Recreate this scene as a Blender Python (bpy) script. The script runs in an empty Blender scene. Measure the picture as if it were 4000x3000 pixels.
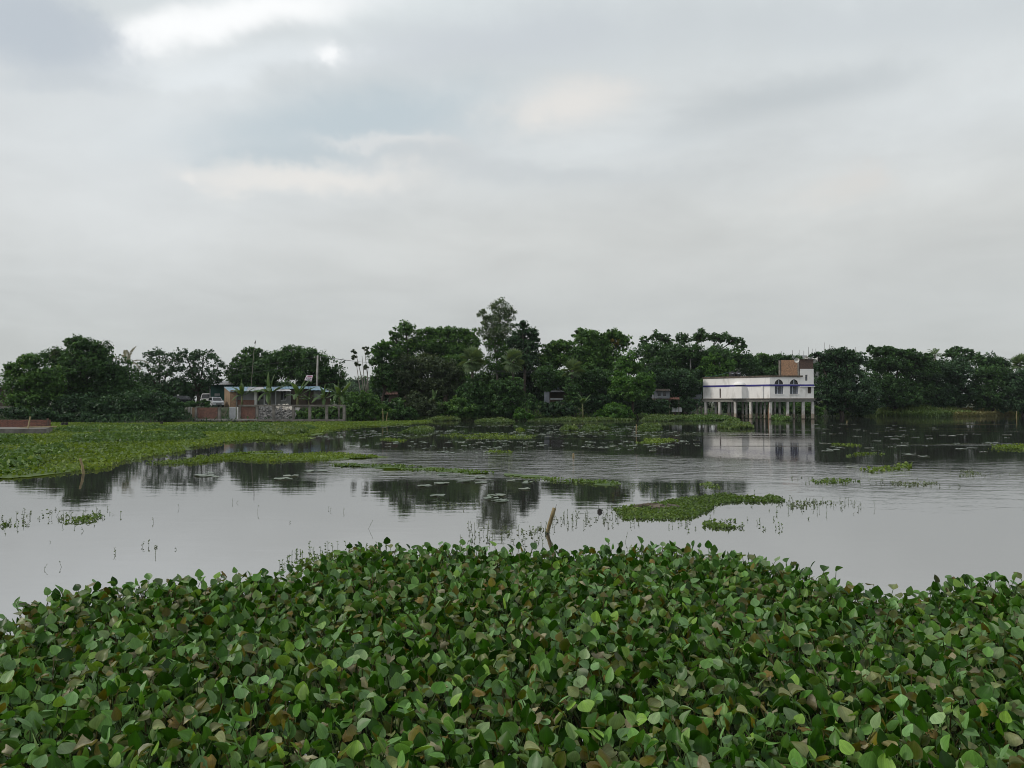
import bpy, bmesh, math, random
import numpy as np
from mathutils import Vector, Matrix, Euler

R = math.radians
rng = np.random.default_rng(7)
random.seed(7)
scene = bpy.context.scene
col = scene.collection

# ------------------------------------------------------------------ camera
CAM_Z, F, CX, CY, HOR = 2.5, 3000.0, 2000.0, 1500.0, 1570.0
PITCH = math.atan((HOR - CY) / F)
cam_d = bpy.data.cameras.new("camera")
cam_d.sensor_width = 36.0
cam_d.lens = 36.0 * F / 4000.0
cam_d.clip_end = 4000
cam = bpy.data.objects.new("camera", cam_d)
col.objects.link(cam)
cam.location = (0, 0, CAM_Z)
cam.rotation_euler = (math.pi / 2 + PITCH, 0, 0)
scene.camera = cam

# ------------------------------------------------------------------ sky and sun
SUN_AZ, SUN_EL = -99.0, 34.0          # degrees from straight ahead (negative = left), elevation
world = bpy.data.worlds.new("World")
scene.world = world
world.use_nodes = True
nt = world.node_tree
nt.nodes.clear()


def N(tree, typ, **kw):
    n = tree.nodes.new(typ)
    for k, v in kw.items():
        setattr(n, k, v)
    return n


def mth(tree, op, a, b=None, c=None, clamp=False):
    n = tree.nodes.new("ShaderNodeMath")
    n.operation = op
    n.use_clamp = clamp
    for i, x in enumerate((a, b, c)):
        if x is None:
            continue
        if isinstance(x, (int, float)):
            n.inputs[i].default_value = x
        else:
            tree.links.new(x, n.inputs[i])
    return n.outputs[0]


def mixc(tree, fac, a, b, blend="MIX"):
    n = tree.nodes.new("ShaderNodeMix")
    n.data_type = "RGBA"
    n.blend_type = blend
    n.clamp_factor = True
    for sock, x in ((n.inputs[0], fac), (n.inputs[6], a), (n.inputs[7], b)):
        if isinstance(x, (int, float)):
            sock.default_value = x
        elif isinstance(x, tuple):
            sock.default_value = (*x[:3], 1)
        else:
            tree.links.new(x, sock)
    return n.outputs[2]


def build_sky():
    L = nt.links.new
    tc = N(nt, "ShaderNodeTexCoord")
    sep = N(nt, "ShaderNodeSeparateXYZ")
    L(tc.outputs["Generated"], sep.inputs[0])
    x, y, z = sep.outputs
    # flat cloud deck seen in perspective
    zz = mth(nt, "ADD", mth(nt, "MAXIMUM", z, 0.0), 0.14)
    comb = N(nt, "ShaderNodeCombineXYZ")
    L(mth(nt, "DIVIDE", x, zz), comb.inputs[0])
    L(mth(nt, "DIVIDE", y, zz), comb.inputs[1])
    nz = N(nt, "ShaderNodeTexNoise")
    nz.inputs["Scale"].default_value = 1.35
    nz.inputs["Detail"].default_value = 6
    nz.inputs["Roughness"].default_value = 0.55
    nz.inputs["Distortion"].default_value = 0.35
    L(comb.outputs[0], nz.inputs["Vector"])
    nz2 = N(nt, "ShaderNodeTexNoise")
    nz2.inputs["Scale"].default_value = 9.0
    nz2.inputs["Detail"].default_value = 5
    nz2.inputs["Roughness"].default_value = 0.6
    L(tc.outputs["Generated"], nz2.inputs["Vector"])
    n1, n2 = nz.outputs["Fac"], nz2.outputs["Fac"]
    # elevation gradient of an even overcast
    ramp = N(nt, "ShaderNodeValToRGB")
    L(mth(nt, "MAXIMUM", z, 0.0), ramp.inputs[0])
    cr = ramp.color_ramp
    cr.interpolation = "EASE"
    cols = [(0.0, (0.470, 0.492, 0.490)), (0.09, (0.530, 0.550, 0.545)), (0.2, (0.610, 0.625, 0.612)),
            (0.33, (0.640, 0.672, 0.680)), (0.47, (0.655, 0.70, 0.715)), (1.0, (0.72, 0.76, 0.775))]
    while len(cr.elements) < len(cols):
        cr.elements.new(0.5)
    for e, (p, c) in zip(cr.elements, cols):
        e.position = p
        e.color = (*c, 1)
    c = ramp.outputs[0]
    # broad soft cloud relief everywhere
    calm_low = mth(nt, "MULTIPLY_ADD", mth(nt, "MINIMUM", mth(nt, "MAXIMUM", z, 0.0), 0.3), 1.5, 0.10)
    rel = mth(nt, "MULTIPLY_ADD", mth(nt, "SUBTRACT", n1, 0.5), calm_low, 1.0)
    rel = mth(nt, "MULTIPLY", rel, mth(nt, "MULTIPLY_ADD", mth(nt, "SUBTRACT", n2, 0.5), 0.12, 1.0))
    vm = N(nt, "ShaderNodeVectorMath", operation="SCALE")
    L(c, vm.inputs[0])
    L(rel, vm.inputs["Scale"])
    c = vm.outputs[0]
    # single clouds and gaps of this sky, placed by direction ahead
    ahead = mth(nt, "MULTIPLY", mth(nt, "SUBTRACT", y, 0.15), 4.0, clamp=True)
    ys = mth(nt, "MAXIMUM", y, 0.1)
    wu = mth(nt, "MULTIPLY", mth(nt, "SUBTRACT", n2, 0.5), 0.20)
    wv = mth(nt, "MULTIPLY", mth(nt, "SUBTRACT", n1, 0.5), 0.12)
    u = mth(nt, "ADD", mth(nt, "DIVIDE", x, ys), wu)
    v = mth(nt, "ADD", mth(nt, "ADD", mth(nt, "DIVIDE", z, ys), wv), mth(nt, "MULTIPLY", wu, 0.35))

    def blob(px, py, sx, sy, rot, amt, colr, hard=1.0):
        nonlocal c
        u0, v0 = (px - CX) / F, (HOR - py) / F
        ca, sa = math.cos(R(rot)), math.sin(R(rot))
        du, dv = mth(nt, "SUBTRACT", u, u0), mth(nt, "SUBTRACT", v, v0)
        a = mth(nt, "ADD", mth(nt, "MULTIPLY", du, ca), mth(nt, "MULTIPLY", dv, sa))
        b = mth(nt, "SUBTRACT", mth(nt, "MULTIPLY", dv, ca), mth(nt, "MULTIPLY", du, sa))
        a = mth(nt, "DIVIDE", a, sx / F)
        b = mth(nt, "DIVIDE", b, sy / F)
        r2 = mth(nt, "ADD", mth(nt, "MULTIPLY", a, a), mth(nt, "MULTIPLY", b, b))
        g = mth(nt, "EXPONENT", mth(nt, "MULTIPLY", mth(nt, "POWER", r2, hard), -1.0))
        g = mth(nt, "MULTIPLY", mth(nt, "MULTIPLY", g, ahead), amt)
        c = mixc(nt, g, c, colr)

    white, warm = (0.98, 0.99, 0.99), (0.82, 0.79, 0.74)
    grey, blue = (0.54, 0.585, 0.62), (0.52, 0.59, 0.625)
    blob(500, 700, 1000, 440, 0, 0.36, (0.76, 0.80, 0.83))
    blob(900, 55, 600, 88, 12, 0.95, white, 1.5)
    blob(560, 120, 230, 70, 24, 0.7, white, 1.6)
    blob(1000, 230, 620, 60, 5, 0.5, (0.84, 0.885, 0.91))
    blob(60, 130, 400, 170, -10, 0.95, (0.50, 0.55, 0.60), 2.4)
    blob(180, 330, 280, 40, 0, 0.5, grey, 1.4)
    blob(1950, 150, 640, 130, 4, 0.75, (0.56, 0.60, 0.635), 1.3)
    blob(1275, 205, 110, 70, 0, 0.55, (0.9, 0.92, 0.93), 1.0)
    blob(1268, 212, 60, 44, 10, 0.75, white, 1.4)
    blob(1350, 470, 640, 140, 5, 0.85, (0.49, 0.57, 0.615), 1.3)
    blob(1050, 600, 300, 44, 2, 0.7, (0.50, 0.575, 0.615), 1.5)
    blob(1150, 690, 440, 66, -3, 0.75, (0.82, 0.795, 0.755), 1.4)
    blob(1480, 560, 260, 34, -7, 0.55, (0.81, 0.80, 0.78), 1.2)
    blob(740, 690, 50, 26, 0, 0.5, (0.84, 0.82, 0.79), 1.5)
    blob(2200, 400, 280, 80, 8, 0.75, (0.80, 0.77, 0.73), 1.3)
    blob(2000, 640, 700, 60, -4, 0.5, (0.53, 0.565, 0.585), 1.3)
    blob(3100, 370, 520, 80, 16, 0.65, (0.49, 0.53, 0.55), 1.4)
    blob(3320, 690, 170, 60, 10, 0.5, (0.70, 0.67, 0.63), 1.2)
    blob(3400, 60, 900, 110, 4, 0.6, (0.57, 0.61, 0.635), 1.3)
    blob(3000, 1000, 1400, 260, 0, 0.25, (0.54, 0.56, 0.555))
    cloud = N(nt, "ShaderNodeBackground")
    L(c, cloud.inputs[0])
    cloud.inputs[1].default_value = 0.95
    sky = N(nt, "ShaderNodeTexSky", sky_type="NISHITA")
    sky.sun_disc = False
    sky.sun_elevation = R(SUN_EL)
    sky.sun_rotation = R(SUN_AZ)
    clear = N(nt, "ShaderNodeBackground")
    L(sky.outputs[0], clear.inputs[0])
    clear.inputs[1].default_value = 0.08
    mix = N(nt, "ShaderNodeMixShader")
    mix.inputs[0].default_value = 0.95         # overcast: 95 % cloud cover
    L(clear.outputs[0], mix.inputs[1])
    L(cloud.outputs[0], mix.inputs[2])
    out = N(nt, "ShaderNodeOutputWorld")
    L(mix.outputs[0], out.inputs[0])


build_sky()
sun_d = bpy.data.lights.new("sun", "SUN")
sun_d.energy = 1.5
sun_d.angle = R(10)
sun_d.color = (1.0, 0.93, 0.84)
sun = bpy.data.objects.new("sun", sun_d)
col.objects.link(sun)
to_sun = Vector((math.sin(R(SUN_AZ)) * math.cos(R(SUN_EL)), math.cos(R(SUN_AZ)) * math.cos(R(SUN_EL)), math.sin(R(SUN_EL))))
sun.rotation_euler = to_sun.to_track_quat("Z", "Y").to_euler()
vs = scene.view_settings
vs.view_transform = "Standard"
vs.look = "None"
vs.exposure = 0.17
vs.gamma = 1.0
vs.use_curve_mapping = False
scene.render.engine = "CYCLES"
scene.cycles.use_denoising = True
scene.cycles.filter_width = 1.0
scene.cycles.max_bounces = 6
scene.cycles.diffuse_bounces = 3
scene.cycles.glossy_bounces = 3
scene.cycles.transmission_bounces = 4
scene.cycles.volume_bounces = 0
scene.cycles.transparent_max_bounces = 8
scene.cycles.caustics_reflective = False
scene.cycles.caustics_refractive = False

# ------------------------------------------------------------------ helpers
CP, SP = math.cos(PITCH), math.sin(PITCH)


def W(px, py, D):
    """World point seen at photo pixel (px, py) standing D metres away."""
    u, v = (px - CX) / F, (CY - py) / F
    dy, dz = CP - v * SP, SP + v * CP
    t = D / dy
    return Vector((u * t, D, CAM_Z + dz * t))


def G(px, py, z=0.0):
    """World point on the level z seen at photo pixel."""
    u, v = (px - CX) / F, (CY - py) / F
    dy, dz = CP - v * SP, SP + v * CP
    t = (z - CAM_Z) / dz
    return Vector((u * t, dy * t, z))


def tag(o, label=None, cat=None, group=None, kind=None):
    if label:
        o["label"] = label
    if cat:
        o["category"] = cat
    if group:
        o["group"] = group
    if kind or cat:
        o["kind"] = kind or "thing"
    return o


def thing(name, loc, label, cat, group=None):
    o = bpy.data.objects.new(name, None)
    o.empty_display_size = 0.2
    col.objects.link(o)
    o.location = loc
    return tag(o, label, cat, group)


def link(name, me, mat=None, parent=None, loc=(0, 0, 0)):
    if mat is not None and not me.materials:
        me.materials.append(mat)
    o = bpy.data.objects.new(name, me)
    col.objects.link(o)
    o.location = loc
    o.parent = parent
    return o


def np_mesh(name, V, Q, color=None, fval=None, smooth=False):
    """Mesh from vertex array and quad index array, with optional per-vertex colour or per-face tint."""
    V = np.asarray(V, np.float32)
    Q = np.asarray(Q, np.int32)
    me = bpy.data.meshes.new(name)
    me.vertices.add(len(V))
    me.vertices.foreach_set("co", V.ravel())
    k = Q.shape[1]
    me.loops.add(Q.size)
    me.loops.foreach_set("vertex_index", Q.ravel())
    me.polygons.add(len(Q))
    me.polygons.foreach_set("loop_start", np.arange(0, Q.size, k, dtype=np.int32))
    if smooth:
        me.polygons.foreach_set("use_smooth", np.ones(len(Q), bool))
    if color is not None:
        a = me.attributes.new("leafcol", "FLOAT_COLOR", "POINT")
        C = np.ones((len(V), 4), np.float32)
        C[:, :color.shape[1]] = color
        a.data.foreach_set("color", C.ravel())
    if fval is not None:
        a = me.attributes.new("tint", "FLOAT", "FACE")
        a.data.foreach_set("value", np.asarray(fval, np.float32))
    me.update(calc_edges=True)
    return me


class MB:
    """Collects boxes, tubes, prisms (world coordinates) and links them as ONE mesh object."""

    def __init__(self):
        self.v, self.f = [], []

    def add(self, v, f):
        b = len(self.v)
        self.v += [Vector(p) for p in v]
        self.f += [tuple(i + b for i in q) for q in f]
        return self

    def hexa(self, p):
        return self.add(p, [(0, 3, 2, 1), (4, 5, 6, 7), (0, 1, 5, 4), (1, 2, 6, 5), (2, 3, 7, 6), (3, 0, 4, 7)])

    def box(self, c, s, rz=0.0, M=None):
        pts = []
        for z in (-.5, .5):
            for x, y in ((-.5, -.5), (.5, -.5), (.5, .5), (-.5, .5)):
                p = Vector((x * s[0], y * s[1], z * s[2]))
                if M is not None:
                    p = M @ p
                else:
                    p.rotate(Euler((0, 0, rz)))
                    p += Vector(c)
                pts.append(p)
        return self.hexa(pts)

    def rect(self, x0, y0, x1, y1, D, th):
        """Upright box facing the pond: photo rectangle at depth D, th metres deep behind it."""
        a, b = W(x0, y1, D), W(x1, y0, D)
        lo = (a.x, D, a.z)
        hi = (b.x, D + th, b.z)
        return self.box(((lo[0] + hi[0]) / 2, D + th / 2, (lo[2] + hi[2]) / 2), (hi[0] - lo[0], th, hi[2] - lo[2]))

    def tube(self, pts, rad, n=8, cap=True):
        pts = [Vector(p) for p in pts]
        if isinstance(rad, (int, float)):
            rad = [rad] * len(pts)
        vs_, fs = [], []
        ref = Vector((0.31, 0.77, 0.55)).normalized()
        for i, p in enumerate(pts):
            t = (pts[min(i + 1, len(pts) - 1)] - pts[max(i - 1, 0)]).normalized()
            a = t.cross(ref)
            if a.length < 1e-3:
                a = t.cross(Vector((1, 0, 0)))
            a.normalize()
            b = t.cross(a)
            for k in range(n):
                th = 2 * math.pi * k / n
                vs_.append(p + (a * math.cos(th) + b * math.sin(th)) * rad[i])
        for i in range(len(pts) - 1):
            for k in range(n):
                k2 = (k + 1) % n
                fs.append((i * n + k, i * n + k2, (i + 1) * n + k2, (i + 1) * n + k))
        if cap:
            fs.append(tuple(range(n))[::-1])
            fs.append(tuple(range((len(pts) - 1) * n, len(pts) * n)))
        return self.add(vs_, fs)

    def prism(self, base, top):
        n = len(base)
        return self.add(list(base) + list(top), [tuple(range(n))[::-1], tuple(range(n, 2 * n))] +
                        [(i, (i + 1) % n, n + (i + 1) % n, n + i) for i in range(n)])

    def build(self, name, mat, parent=None, smooth=False, label=None):
        o_ = parent.matrix_basis.translation if parent else Vector((0, 0, 0))
        p = parent
        while p is not None and p.parent is not None:
            p = p.parent
            o_ = o_ + p.matrix_basis.translation
        me = bpy.data.meshes.new(name)
        me.from_pydata([tuple(q - o_) for q in self.v], [], self.f)
        if smooth:
            me.polygons.foreach_set("use_smooth", np.ones(len(me.polygons), bool))
        me.update()
        bm = bmesh.new()
        bm.from_mesh(me)
        bmesh.ops.recalc_face_normals(bm, faces=bm.faces)
        bm.to_mesh(me)
        bm.free()
        ob = link(name, me, mat, parent)
        if label:
            ob["label"] = label
        return ob


# ------------------------------------------------------------------ materials
def new_mat(name):
    m = bpy.data.materials.new(name)
    m.use_nodes = True
    t = m.node_tree
    t.nodes.clear()
    out = N(t, "ShaderNodeOutputMaterial")
    return m, t, out


def surf(name, c1, c2=None, scale=2.0, rough=0.8, bump=0.0, bscale=None, spec=0.3, metal=0.0, detail=5, stain=None):
    """Two-tone weathered surface in object space; stain = (colour, scale, amount)."""
    m, t, out = new_mat(name)
    L = t.links.new
    b = N(t, "ShaderNodeBsdfPrincipled")
    b.inputs["Roughness"].default_value = rough
    b.inputs["Specular IOR Level"].default_value = spec
    b.inputs["Metallic"].default_value = metal
    tc = N(t, "ShaderNodeTexCoord")
    geo = N(t, "ShaderNodeNewGeometry")
    nz = N(t, "ShaderNodeTexNoise")
    nz.inputs["Scale"].default_value = scale
    nz.inputs["Detail"].default_value = detail
    L(geo.outputs["Position"], nz.inputs["Vector"])
    f = mth(t, "MULTIPLY", mth(t, "SUBTRACT", nz.outputs["Fac"], 0.36), 3.4, clamp=True)
    c = mixc(t, f, c1, c2 or tuple(k * 0.75 for k in c1))
    if stain:
        n2 = N(t, "ShaderNodeTexNoise")
        n2.inputs["Scale"].default_value = stain[1]
        n2.inputs["Detail"].default_value = 6
        mp = N(t, "ShaderNodeMapping")
        mp.inputs["Scale"].default_value = (1, 1, 0.35)
        L(geo.outputs["Position"], mp.inputs[0])
        L(mp.outputs[0], n2.inputs["Vector"])
        f2 = mth(t, "MULTIPLY", mth(t, "SUBTRACT", n2.outputs["Fac"], 0.56), 7.0, clamp=True)
        c = mixc(t, mth(t, "MULTIPLY", f2, stain[2]), c, stain[0])
    L(c, b.inputs["Base Color"])
    if bump:
        n3 = N(t, "ShaderNodeTexNoise")
        n3.inputs["Scale"].default_value = bscale or scale * 6
        L(geo.outputs["Position"], n3.inputs["Vector"])
        bp = N(t, "ShaderNodeBump")
        bp.inputs["Strength"].default_value = 1
        bp.inputs["Distance"].default_value = bump
        L(n3.outputs["Fac"], bp.inputs["Height"])
        L(bp.outputs[0], b.inputs["Normal"])
    L(b.outputs[0], out.inputs[0])
    return m


def brick_mat(name, c1, c2, mortar, w=0.25, h=0.08, side=False):
    m, t, out = new_mat(name)
    L = t.links.new
    b = N(t, "ShaderNodeBsdfPrincipled")
    b.inputs["Roughness"].default_value = 0.9
    geo = N(t, "ShaderNodeNewGeometry")
    sp = N(t, "ShaderNodeSeparateXYZ")
    L(geo.outputs["Position"], sp.inputs[0])
    cb = N(t, "ShaderNodeCombineXYZ")
    L(mth(t, "ADD", sp.outputs[0], mth(t, "MULTIPLY", sp.outputs[1], -0.7)), cb.inputs[0])
    L(sp.outputs[2], cb.inputs[1])
    br = N(t, "ShaderNodeTexBrick")
    br.inputs["Color1"].default_value = (*c1, 1)
    br.inputs["Color2"].default_value = (*c2, 1)
    br.inputs["Mortar"].default_value = (*mortar, 1)
    br.inputs["Scale"].default_value = 1.0
    br.inputs["Brick Width"].default_value = w
    br.inputs["Row Height"].default_value = h
    br.inputs["Mortar Size"].default_value = 0.012
    L(cb.outputs[0], br.inputs["Vector"])
    nz = N(t, "ShaderNodeTexNoise")
    nz.inputs["Scale"].default_value = 5.0
    nz.inputs["Detail"].default_value = 6
    L(geo.outputs["Position"], nz.inputs["Vector"])
    f = mth(t, "MULTIPLY", mth(t, "SUBTRACT", nz.outputs["Fac"], 0.4), 3.2, clamp=True)
    L(mixc(t, f, br.outputs["Color"], mixc(t, 0.55, br.outputs["Color"], (0.05, 0.04, 0.035))), b.inputs["Base Color"])
    bp = N(t, "ShaderNodeBump")
    bp.inputs["Distance"].default_value = 0.012
    L(mth(t, "SUBTRACT", 1.0, br.outputs["Fac"]), bp.inputs["Height"])
    L(bp.outputs[0], b.inputs["Normal"])
    L(b.outputs[0], out.inputs[0])
    return m


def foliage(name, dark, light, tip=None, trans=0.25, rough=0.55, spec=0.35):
    """Leaf material: colour runs from dark to light by the tint stored on each leaf."""
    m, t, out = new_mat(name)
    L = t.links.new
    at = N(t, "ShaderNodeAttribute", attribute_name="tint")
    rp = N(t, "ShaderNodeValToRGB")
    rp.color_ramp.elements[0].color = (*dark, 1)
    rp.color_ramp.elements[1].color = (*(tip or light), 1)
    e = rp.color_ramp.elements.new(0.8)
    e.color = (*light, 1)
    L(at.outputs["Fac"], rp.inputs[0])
    b = N(t, "ShaderNodeBsdfPrincipled")
    b.inputs["Roughness"].default_value = rough
    b.inputs["Specular IOR Level"].default_value = spec
    L(rp.outputs[0], b.inputs["Base Color"])
    tr = N(t, "ShaderNodeBsdfTranslucent")
    L(mixc(t, 1.0, rp.outputs[0], (1.25, 1.15, 0.45), "MULTIPLY"), tr.inputs[0])
    mx = N(t, "ShaderNodeMixShader")
    mx.inputs[0].default_value = trans
    L(b.outputs[0], mx.inputs[1])
    L(tr.outputs[0], mx.inputs[2])
    L(mx.outputs[0], out.inputs[0])
    return m


def leafcol_mat(name, rough=0.40, trans=0.22, spec=0.26, jitter=0.70):
    """Leaf material that takes the colour stored on each leaf, with a slight change per object."""
    m, t, out = new_mat(name)
    L = t.links.new
    at = N(t, "ShaderNodeAttribute", attribute_name="leafcol")
    oi = N(t, "ShaderNodeObjectInfo")
    geo = N(t, "ShaderNodeNewGeometry")
    nz = N(t, "ShaderNodeTexNoise")
    nz.inputs["Scale"].default_value = 38
    nz.inputs["Detail"].default_value = 3
    L(geo.outputs["Position"], nz.inputs["Vector"])
    k = mth(t, "MULTIPLY_ADD", oi.outputs["Random"], jitter, 1.0 - jitter * 0.5)
    k = mth(t, "MULTIPLY", k, mth(t, "MULTIPLY_ADD", nz.outputs["Fac"], 0.5, 0.75))
    vein = mth(t, "SINE", mth(t, "MULTIPLY", at.outputs["Alpha"], 44.0))
    k = mth(t, "MULTIPLY", k, mth(t, "MULTIPLY_ADD", vein, 0.07, 1.0))
    vm = N(t, "ShaderNodeVectorMath", operation="SCALE")
    L(at.outputs["Color"], vm.inputs[0])
    L(k, vm.inputs["Scale"])
    b = N(t, "ShaderNodeBsdfPrincipled")
    b.inputs["Roughness"].default_value = rough
    b.inputs["Specular IOR Level"].default_value = spec
    L(vm.outputs[0], b.inputs["Base Color"])
    tr = N(t, "ShaderNodeBsdfTranslucent")
    L(mixc(t, 1.0, vm.outputs[0], (1.3, 1.25, 0.35), "MULTIPLY"), tr.inputs[0])
    mx = N(t, "ShaderNodeMixShader")
    mx.inputs[0].default_value = trans
    L(b.outputs[0], mx.inputs[1])
    L(tr.outputs[0], mx.inputs[2])
    L(mx.outputs[0], out.inputs[0])
    return m


M = {}
M["plaster"] = surf("white_plaster", (0.86, 0.845, 0.83), (0.80, 0.785, 0.77), 0.9, 0.85, 0.004, 12, stain=((0.42, 0.40, 0.37), 1.1, 0.45))
M["blue"] = surf("blue_paint", (0.035, 0.03, 0.21), (0.03, 0.028, 0.16), 1.5, 0.5)
M["concrete"] = surf("concrete", (0.40, 0.385, 0.36), (0.27, 0.26, 0.245), 1.6, 0.9, 0.01, 9)
M["concrete_old"] = surf("weathered_concrete", (0.23, 0.215, 0.195), (0.12, 0.112, 0.10), 1.8, 0.95, 0.015, 8)
M["dark_edge"] = surf("mouldy_edge", (0.07, 0.06, 0.05), (0.16, 0.13, 0.10), 3.0, 0.95, 0.02, 8)
M["brick_tan"] = brick_mat("tan_brick", (0.33, 0.175, 0.095), (0.23, 0.12, 0.065), (0.36, 0.28, 0.20))
M["brick_red"] = brick_mat("red_brick", (0.22, 0.072, 0.05), (0.14, 0.05, 0.038), (0.24, 0.17, 0.13))
M["brick_brown"] = brick_mat("brown_brick", (0.13, 0.065, 0.05), (0.09, 0.05, 0.042), (0.17, 0.13, 0.11))
M["plaster_tan"] = surf("tan_plaster", (0.26, 0.19, 0.125), (0.19, 0.14, 0.095), 1.2, 0.9, 0.008, 9)
M["wall_grey"] = surf("grey_render", (0.30, 0.30, 0.29), (0.20, 0.20, 0.195), 1.0, 0.9, 0.006, 9)
M["wall_dark"] = surf("dark_brown_wall", (0.085, 0.065, 0.05), (0.05, 0.042, 0.035), 1.0, 0.9, 0.01, 8)
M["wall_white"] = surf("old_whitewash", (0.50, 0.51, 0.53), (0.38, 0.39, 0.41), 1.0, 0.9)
M["wall_shade"] = surf("shaded_whitewash", (0.27, 0.29, 0.32), (0.19, 0.20, 0.23), 1.0, 0.9)  # darker copy of the whitewash, tree shade put into its colour
M["teal"] = surf("teal_board", (0.02, 0.10, 0.085), (0.015, 0.07, 0.06), 1.0, 0.6)
M["tin_blue"] = surf("blue_tin", (0.24, 0.36, 0.45), (0.17, 0.27, 0.36), 1.2, 0.45, 0.0, spec=0.5, stain=((0.35, 0.33, 0.32), 0.8, 0.6))
M["tin_grey"] = surf("grey_tin", (0.50, 0.51, 0.53), (0.36, 0.37, 0.39), 1.4, 0.4, spec=0.5, stain=((0.22, 0.17, 0.14), 0.9, 0.5))
M["tin_rust"] = surf("rusty_tin", (0.12, 0.065, 0.052), (0.08, 0.048, 0.04), 2.0, 0.7)
M["glass"] = surf("dark_window", (0.012, 0.014, 0.018), (0.02, 0.022, 0.026), 1.0, 0.12, spec=0.5)
M["frame"] = surf("grey_frame", (0.50, 0.54, 0.62), None, 1.0, 0.6)
M["black_plastic"] = surf("black_plastic", (0.018, 0.018, 0.02), (0.028, 0.028, 0.03), 2.0, 0.45)
M["horn"] = surf("horn_grey", (0.62, 0.62, 0.60), (0.52, 0.52, 0.5), 3.0, 0.5)
M["steel"] = surf("rebar", (0.10, 0.085, 0.075), None, 3.0, 0.7)
M["wood"] = surf("grey_wood", (0.26, 0.22, 0.175), (0.17, 0.145, 0.115), 6.0, 0.85, 0.004, 40)
M["bamboo"] = surf("bamboo", (0.34, 0.27, 0.135), (0.22, 0.175, 0.095), 9.0, 0.6, 0.003, 60, stain=((0.12, 0.10, 0.07), 5.0, 0.7))
M["dark_wood"] = surf("wet_wood", (0.02, 0.018, 0.016), (0.035, 0.03, 0.026), 8.0, 0.6)
M["bark"] = surf("bark", (0.075, 0.062, 0.05), (0.045, 0.038, 0.03), 4.0, 0.95, 0.02, 16)
M["bark_pale"] = surf("pale_bark", (0.24, 0.22, 0.19), (0.15, 0.135, 0.115), 3.0, 0.9, 0.01, 16)
M["palm_bark"] = surf("palm_bark", (0.10, 0.088, 0.075), (0.065, 0.057, 0.05), 6.0, 0.95, 0.02, 14)
M["hose"] = surf("green_hose", (0.10, 0.19, 0.15), None, 2.0, 0.5)
M["wire"] = surf("wire", (0.08, 0.08, 0.085), None, 2.0, 0.6)
M["carwhite"] = surf("white_car_paint", (0.72, 0.73, 0.75), (0.68, 0.69, 0.71), 1.0, 0.25, spec=0.6)
M["carblack"] = surf("black_car_paint", (0.014, 0.015, 0.018), None, 1.0, 0.22, spec=0.6)
M["carsilver"] = surf("silver_car_paint", (0.52, 0.53, 0.56), (0.46, 0.47, 0.5), 1.0, 0.28, spec=0.6)
M["carglass"] = surf("car_glass", (0.015, 0.018, 0.022), None, 1.0, 0.08, spec=0.6)
M["tyre"] = surf("tyre", (0.02, 0.02, 0.02), None, 1.0, 0.8)
M["lamp"] = surf("lamp_glass", (0.55, 0.56, 0.58), None, 1.0, 0.15, spec=0.6)
M["banner"] = surf("banner_cloth", (0.72, 0.62, 0.66), (0.66, 0.58, 0.62), 2.0, 0.8)
M["banner_red"] = surf("banner_red", (0.55, 0.20, 0.30), None, 2.0, 0.8)
M["banner_ink"] = surf("banner_ink", (0.12, 0.10, 0.17), None, 2.0, 0.8)
M["red_cloth"] = surf("red_cloth", (0.20, 0.085, 0.06), (0.15, 0.07, 0.05), 3.0, 0.8)
M["rubble"] = surf("grey_rubble", (0.23, 0.225, 0.22), (0.13, 0.128, 0.125), 3.0, 0.95, 0.05, 7)
M["rubble_pale"] = surf("pale_rubble", (0.55, 0.51, 0.46), (0.40, 0.37, 0.33), 3.0, 0.95, 0.02, 9)
# foliage
M["f_dark"] = foliage("leaf_dark", (0.018, 0.049, 0.017), (0.062, 0.146, 0.036), (0.112, 0.220, 0.052))
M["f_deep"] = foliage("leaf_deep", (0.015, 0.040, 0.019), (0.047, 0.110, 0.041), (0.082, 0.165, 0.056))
M["f_mid"] = foliage("leaf_mid", (0.028, 0.075, 0.018), (0.098, 0.212, 0.040), (0.175, 0.290, 0.060))
M["f_bright"] = foliage("leaf_bright", (0.036, 0.100, 0.018), (0.090, 0.215, 0.034), (0.135, 0.270, 0.045), trans=0.35)
M["f_olive"] = foliage("leaf_olive", (0.030, 0.050, 0.024), (0.076, 0.110, 0.046), (0.120, 0.150, 0.065))
M["f_grass"] = foliage("leaf_grass", (0.060, 0.110, 0.028), (0.130, 0.205, 0.052), (0.20, 0.26, 0.08))
M["f_pale"] = foliage("leaf_pale", (0.062, 0.100, 0.050), (0.135, 0.195, 0.098), (0.19, 0.25, 0.14), trans=0.3)
M["f_yellow"] = foliage("leaf_yellow", (0.10, 0.085, 0.018), (0.20, 0.165, 0.03))
M["f_palm"] = foliage("leaf_palm", (0.070, 0.125, 0.055), (0.150, 0.225, 0.105), (0.23, 0.29, 0.15), rough=0.45)
M["f_dry"] = foliage("leaf_dry", (0.20, 0.20, 0.18), (0.34, 0.33, 0.30))
M["f_straw"] = foliage("leaf_straw", (0.12, 0.125, 0.045), (0.24, 0.22, 0.085))
M["f_banana"] = foliage("leaf_banana", (0.045, 0.090, 0.030), (0.100, 0.175, 0.055), (0.16, 0.23, 0.09), trans=0.4, rough=0.4)
M["f_weed"] = foliage("leaf_weed", (0.062, 0.112, 0.014), (0.138, 0.215, 0.028), (0.225, 0.300, 0.055), trans=0.35)
M["f_hyac"] = foliage("leaf_hyacinth_far", (0.040, 0.088, 0.020), (0.108, 0.195, 0.046), (0.215, 0.305, 0.110), trans=0.3, rough=0.4)
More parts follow.
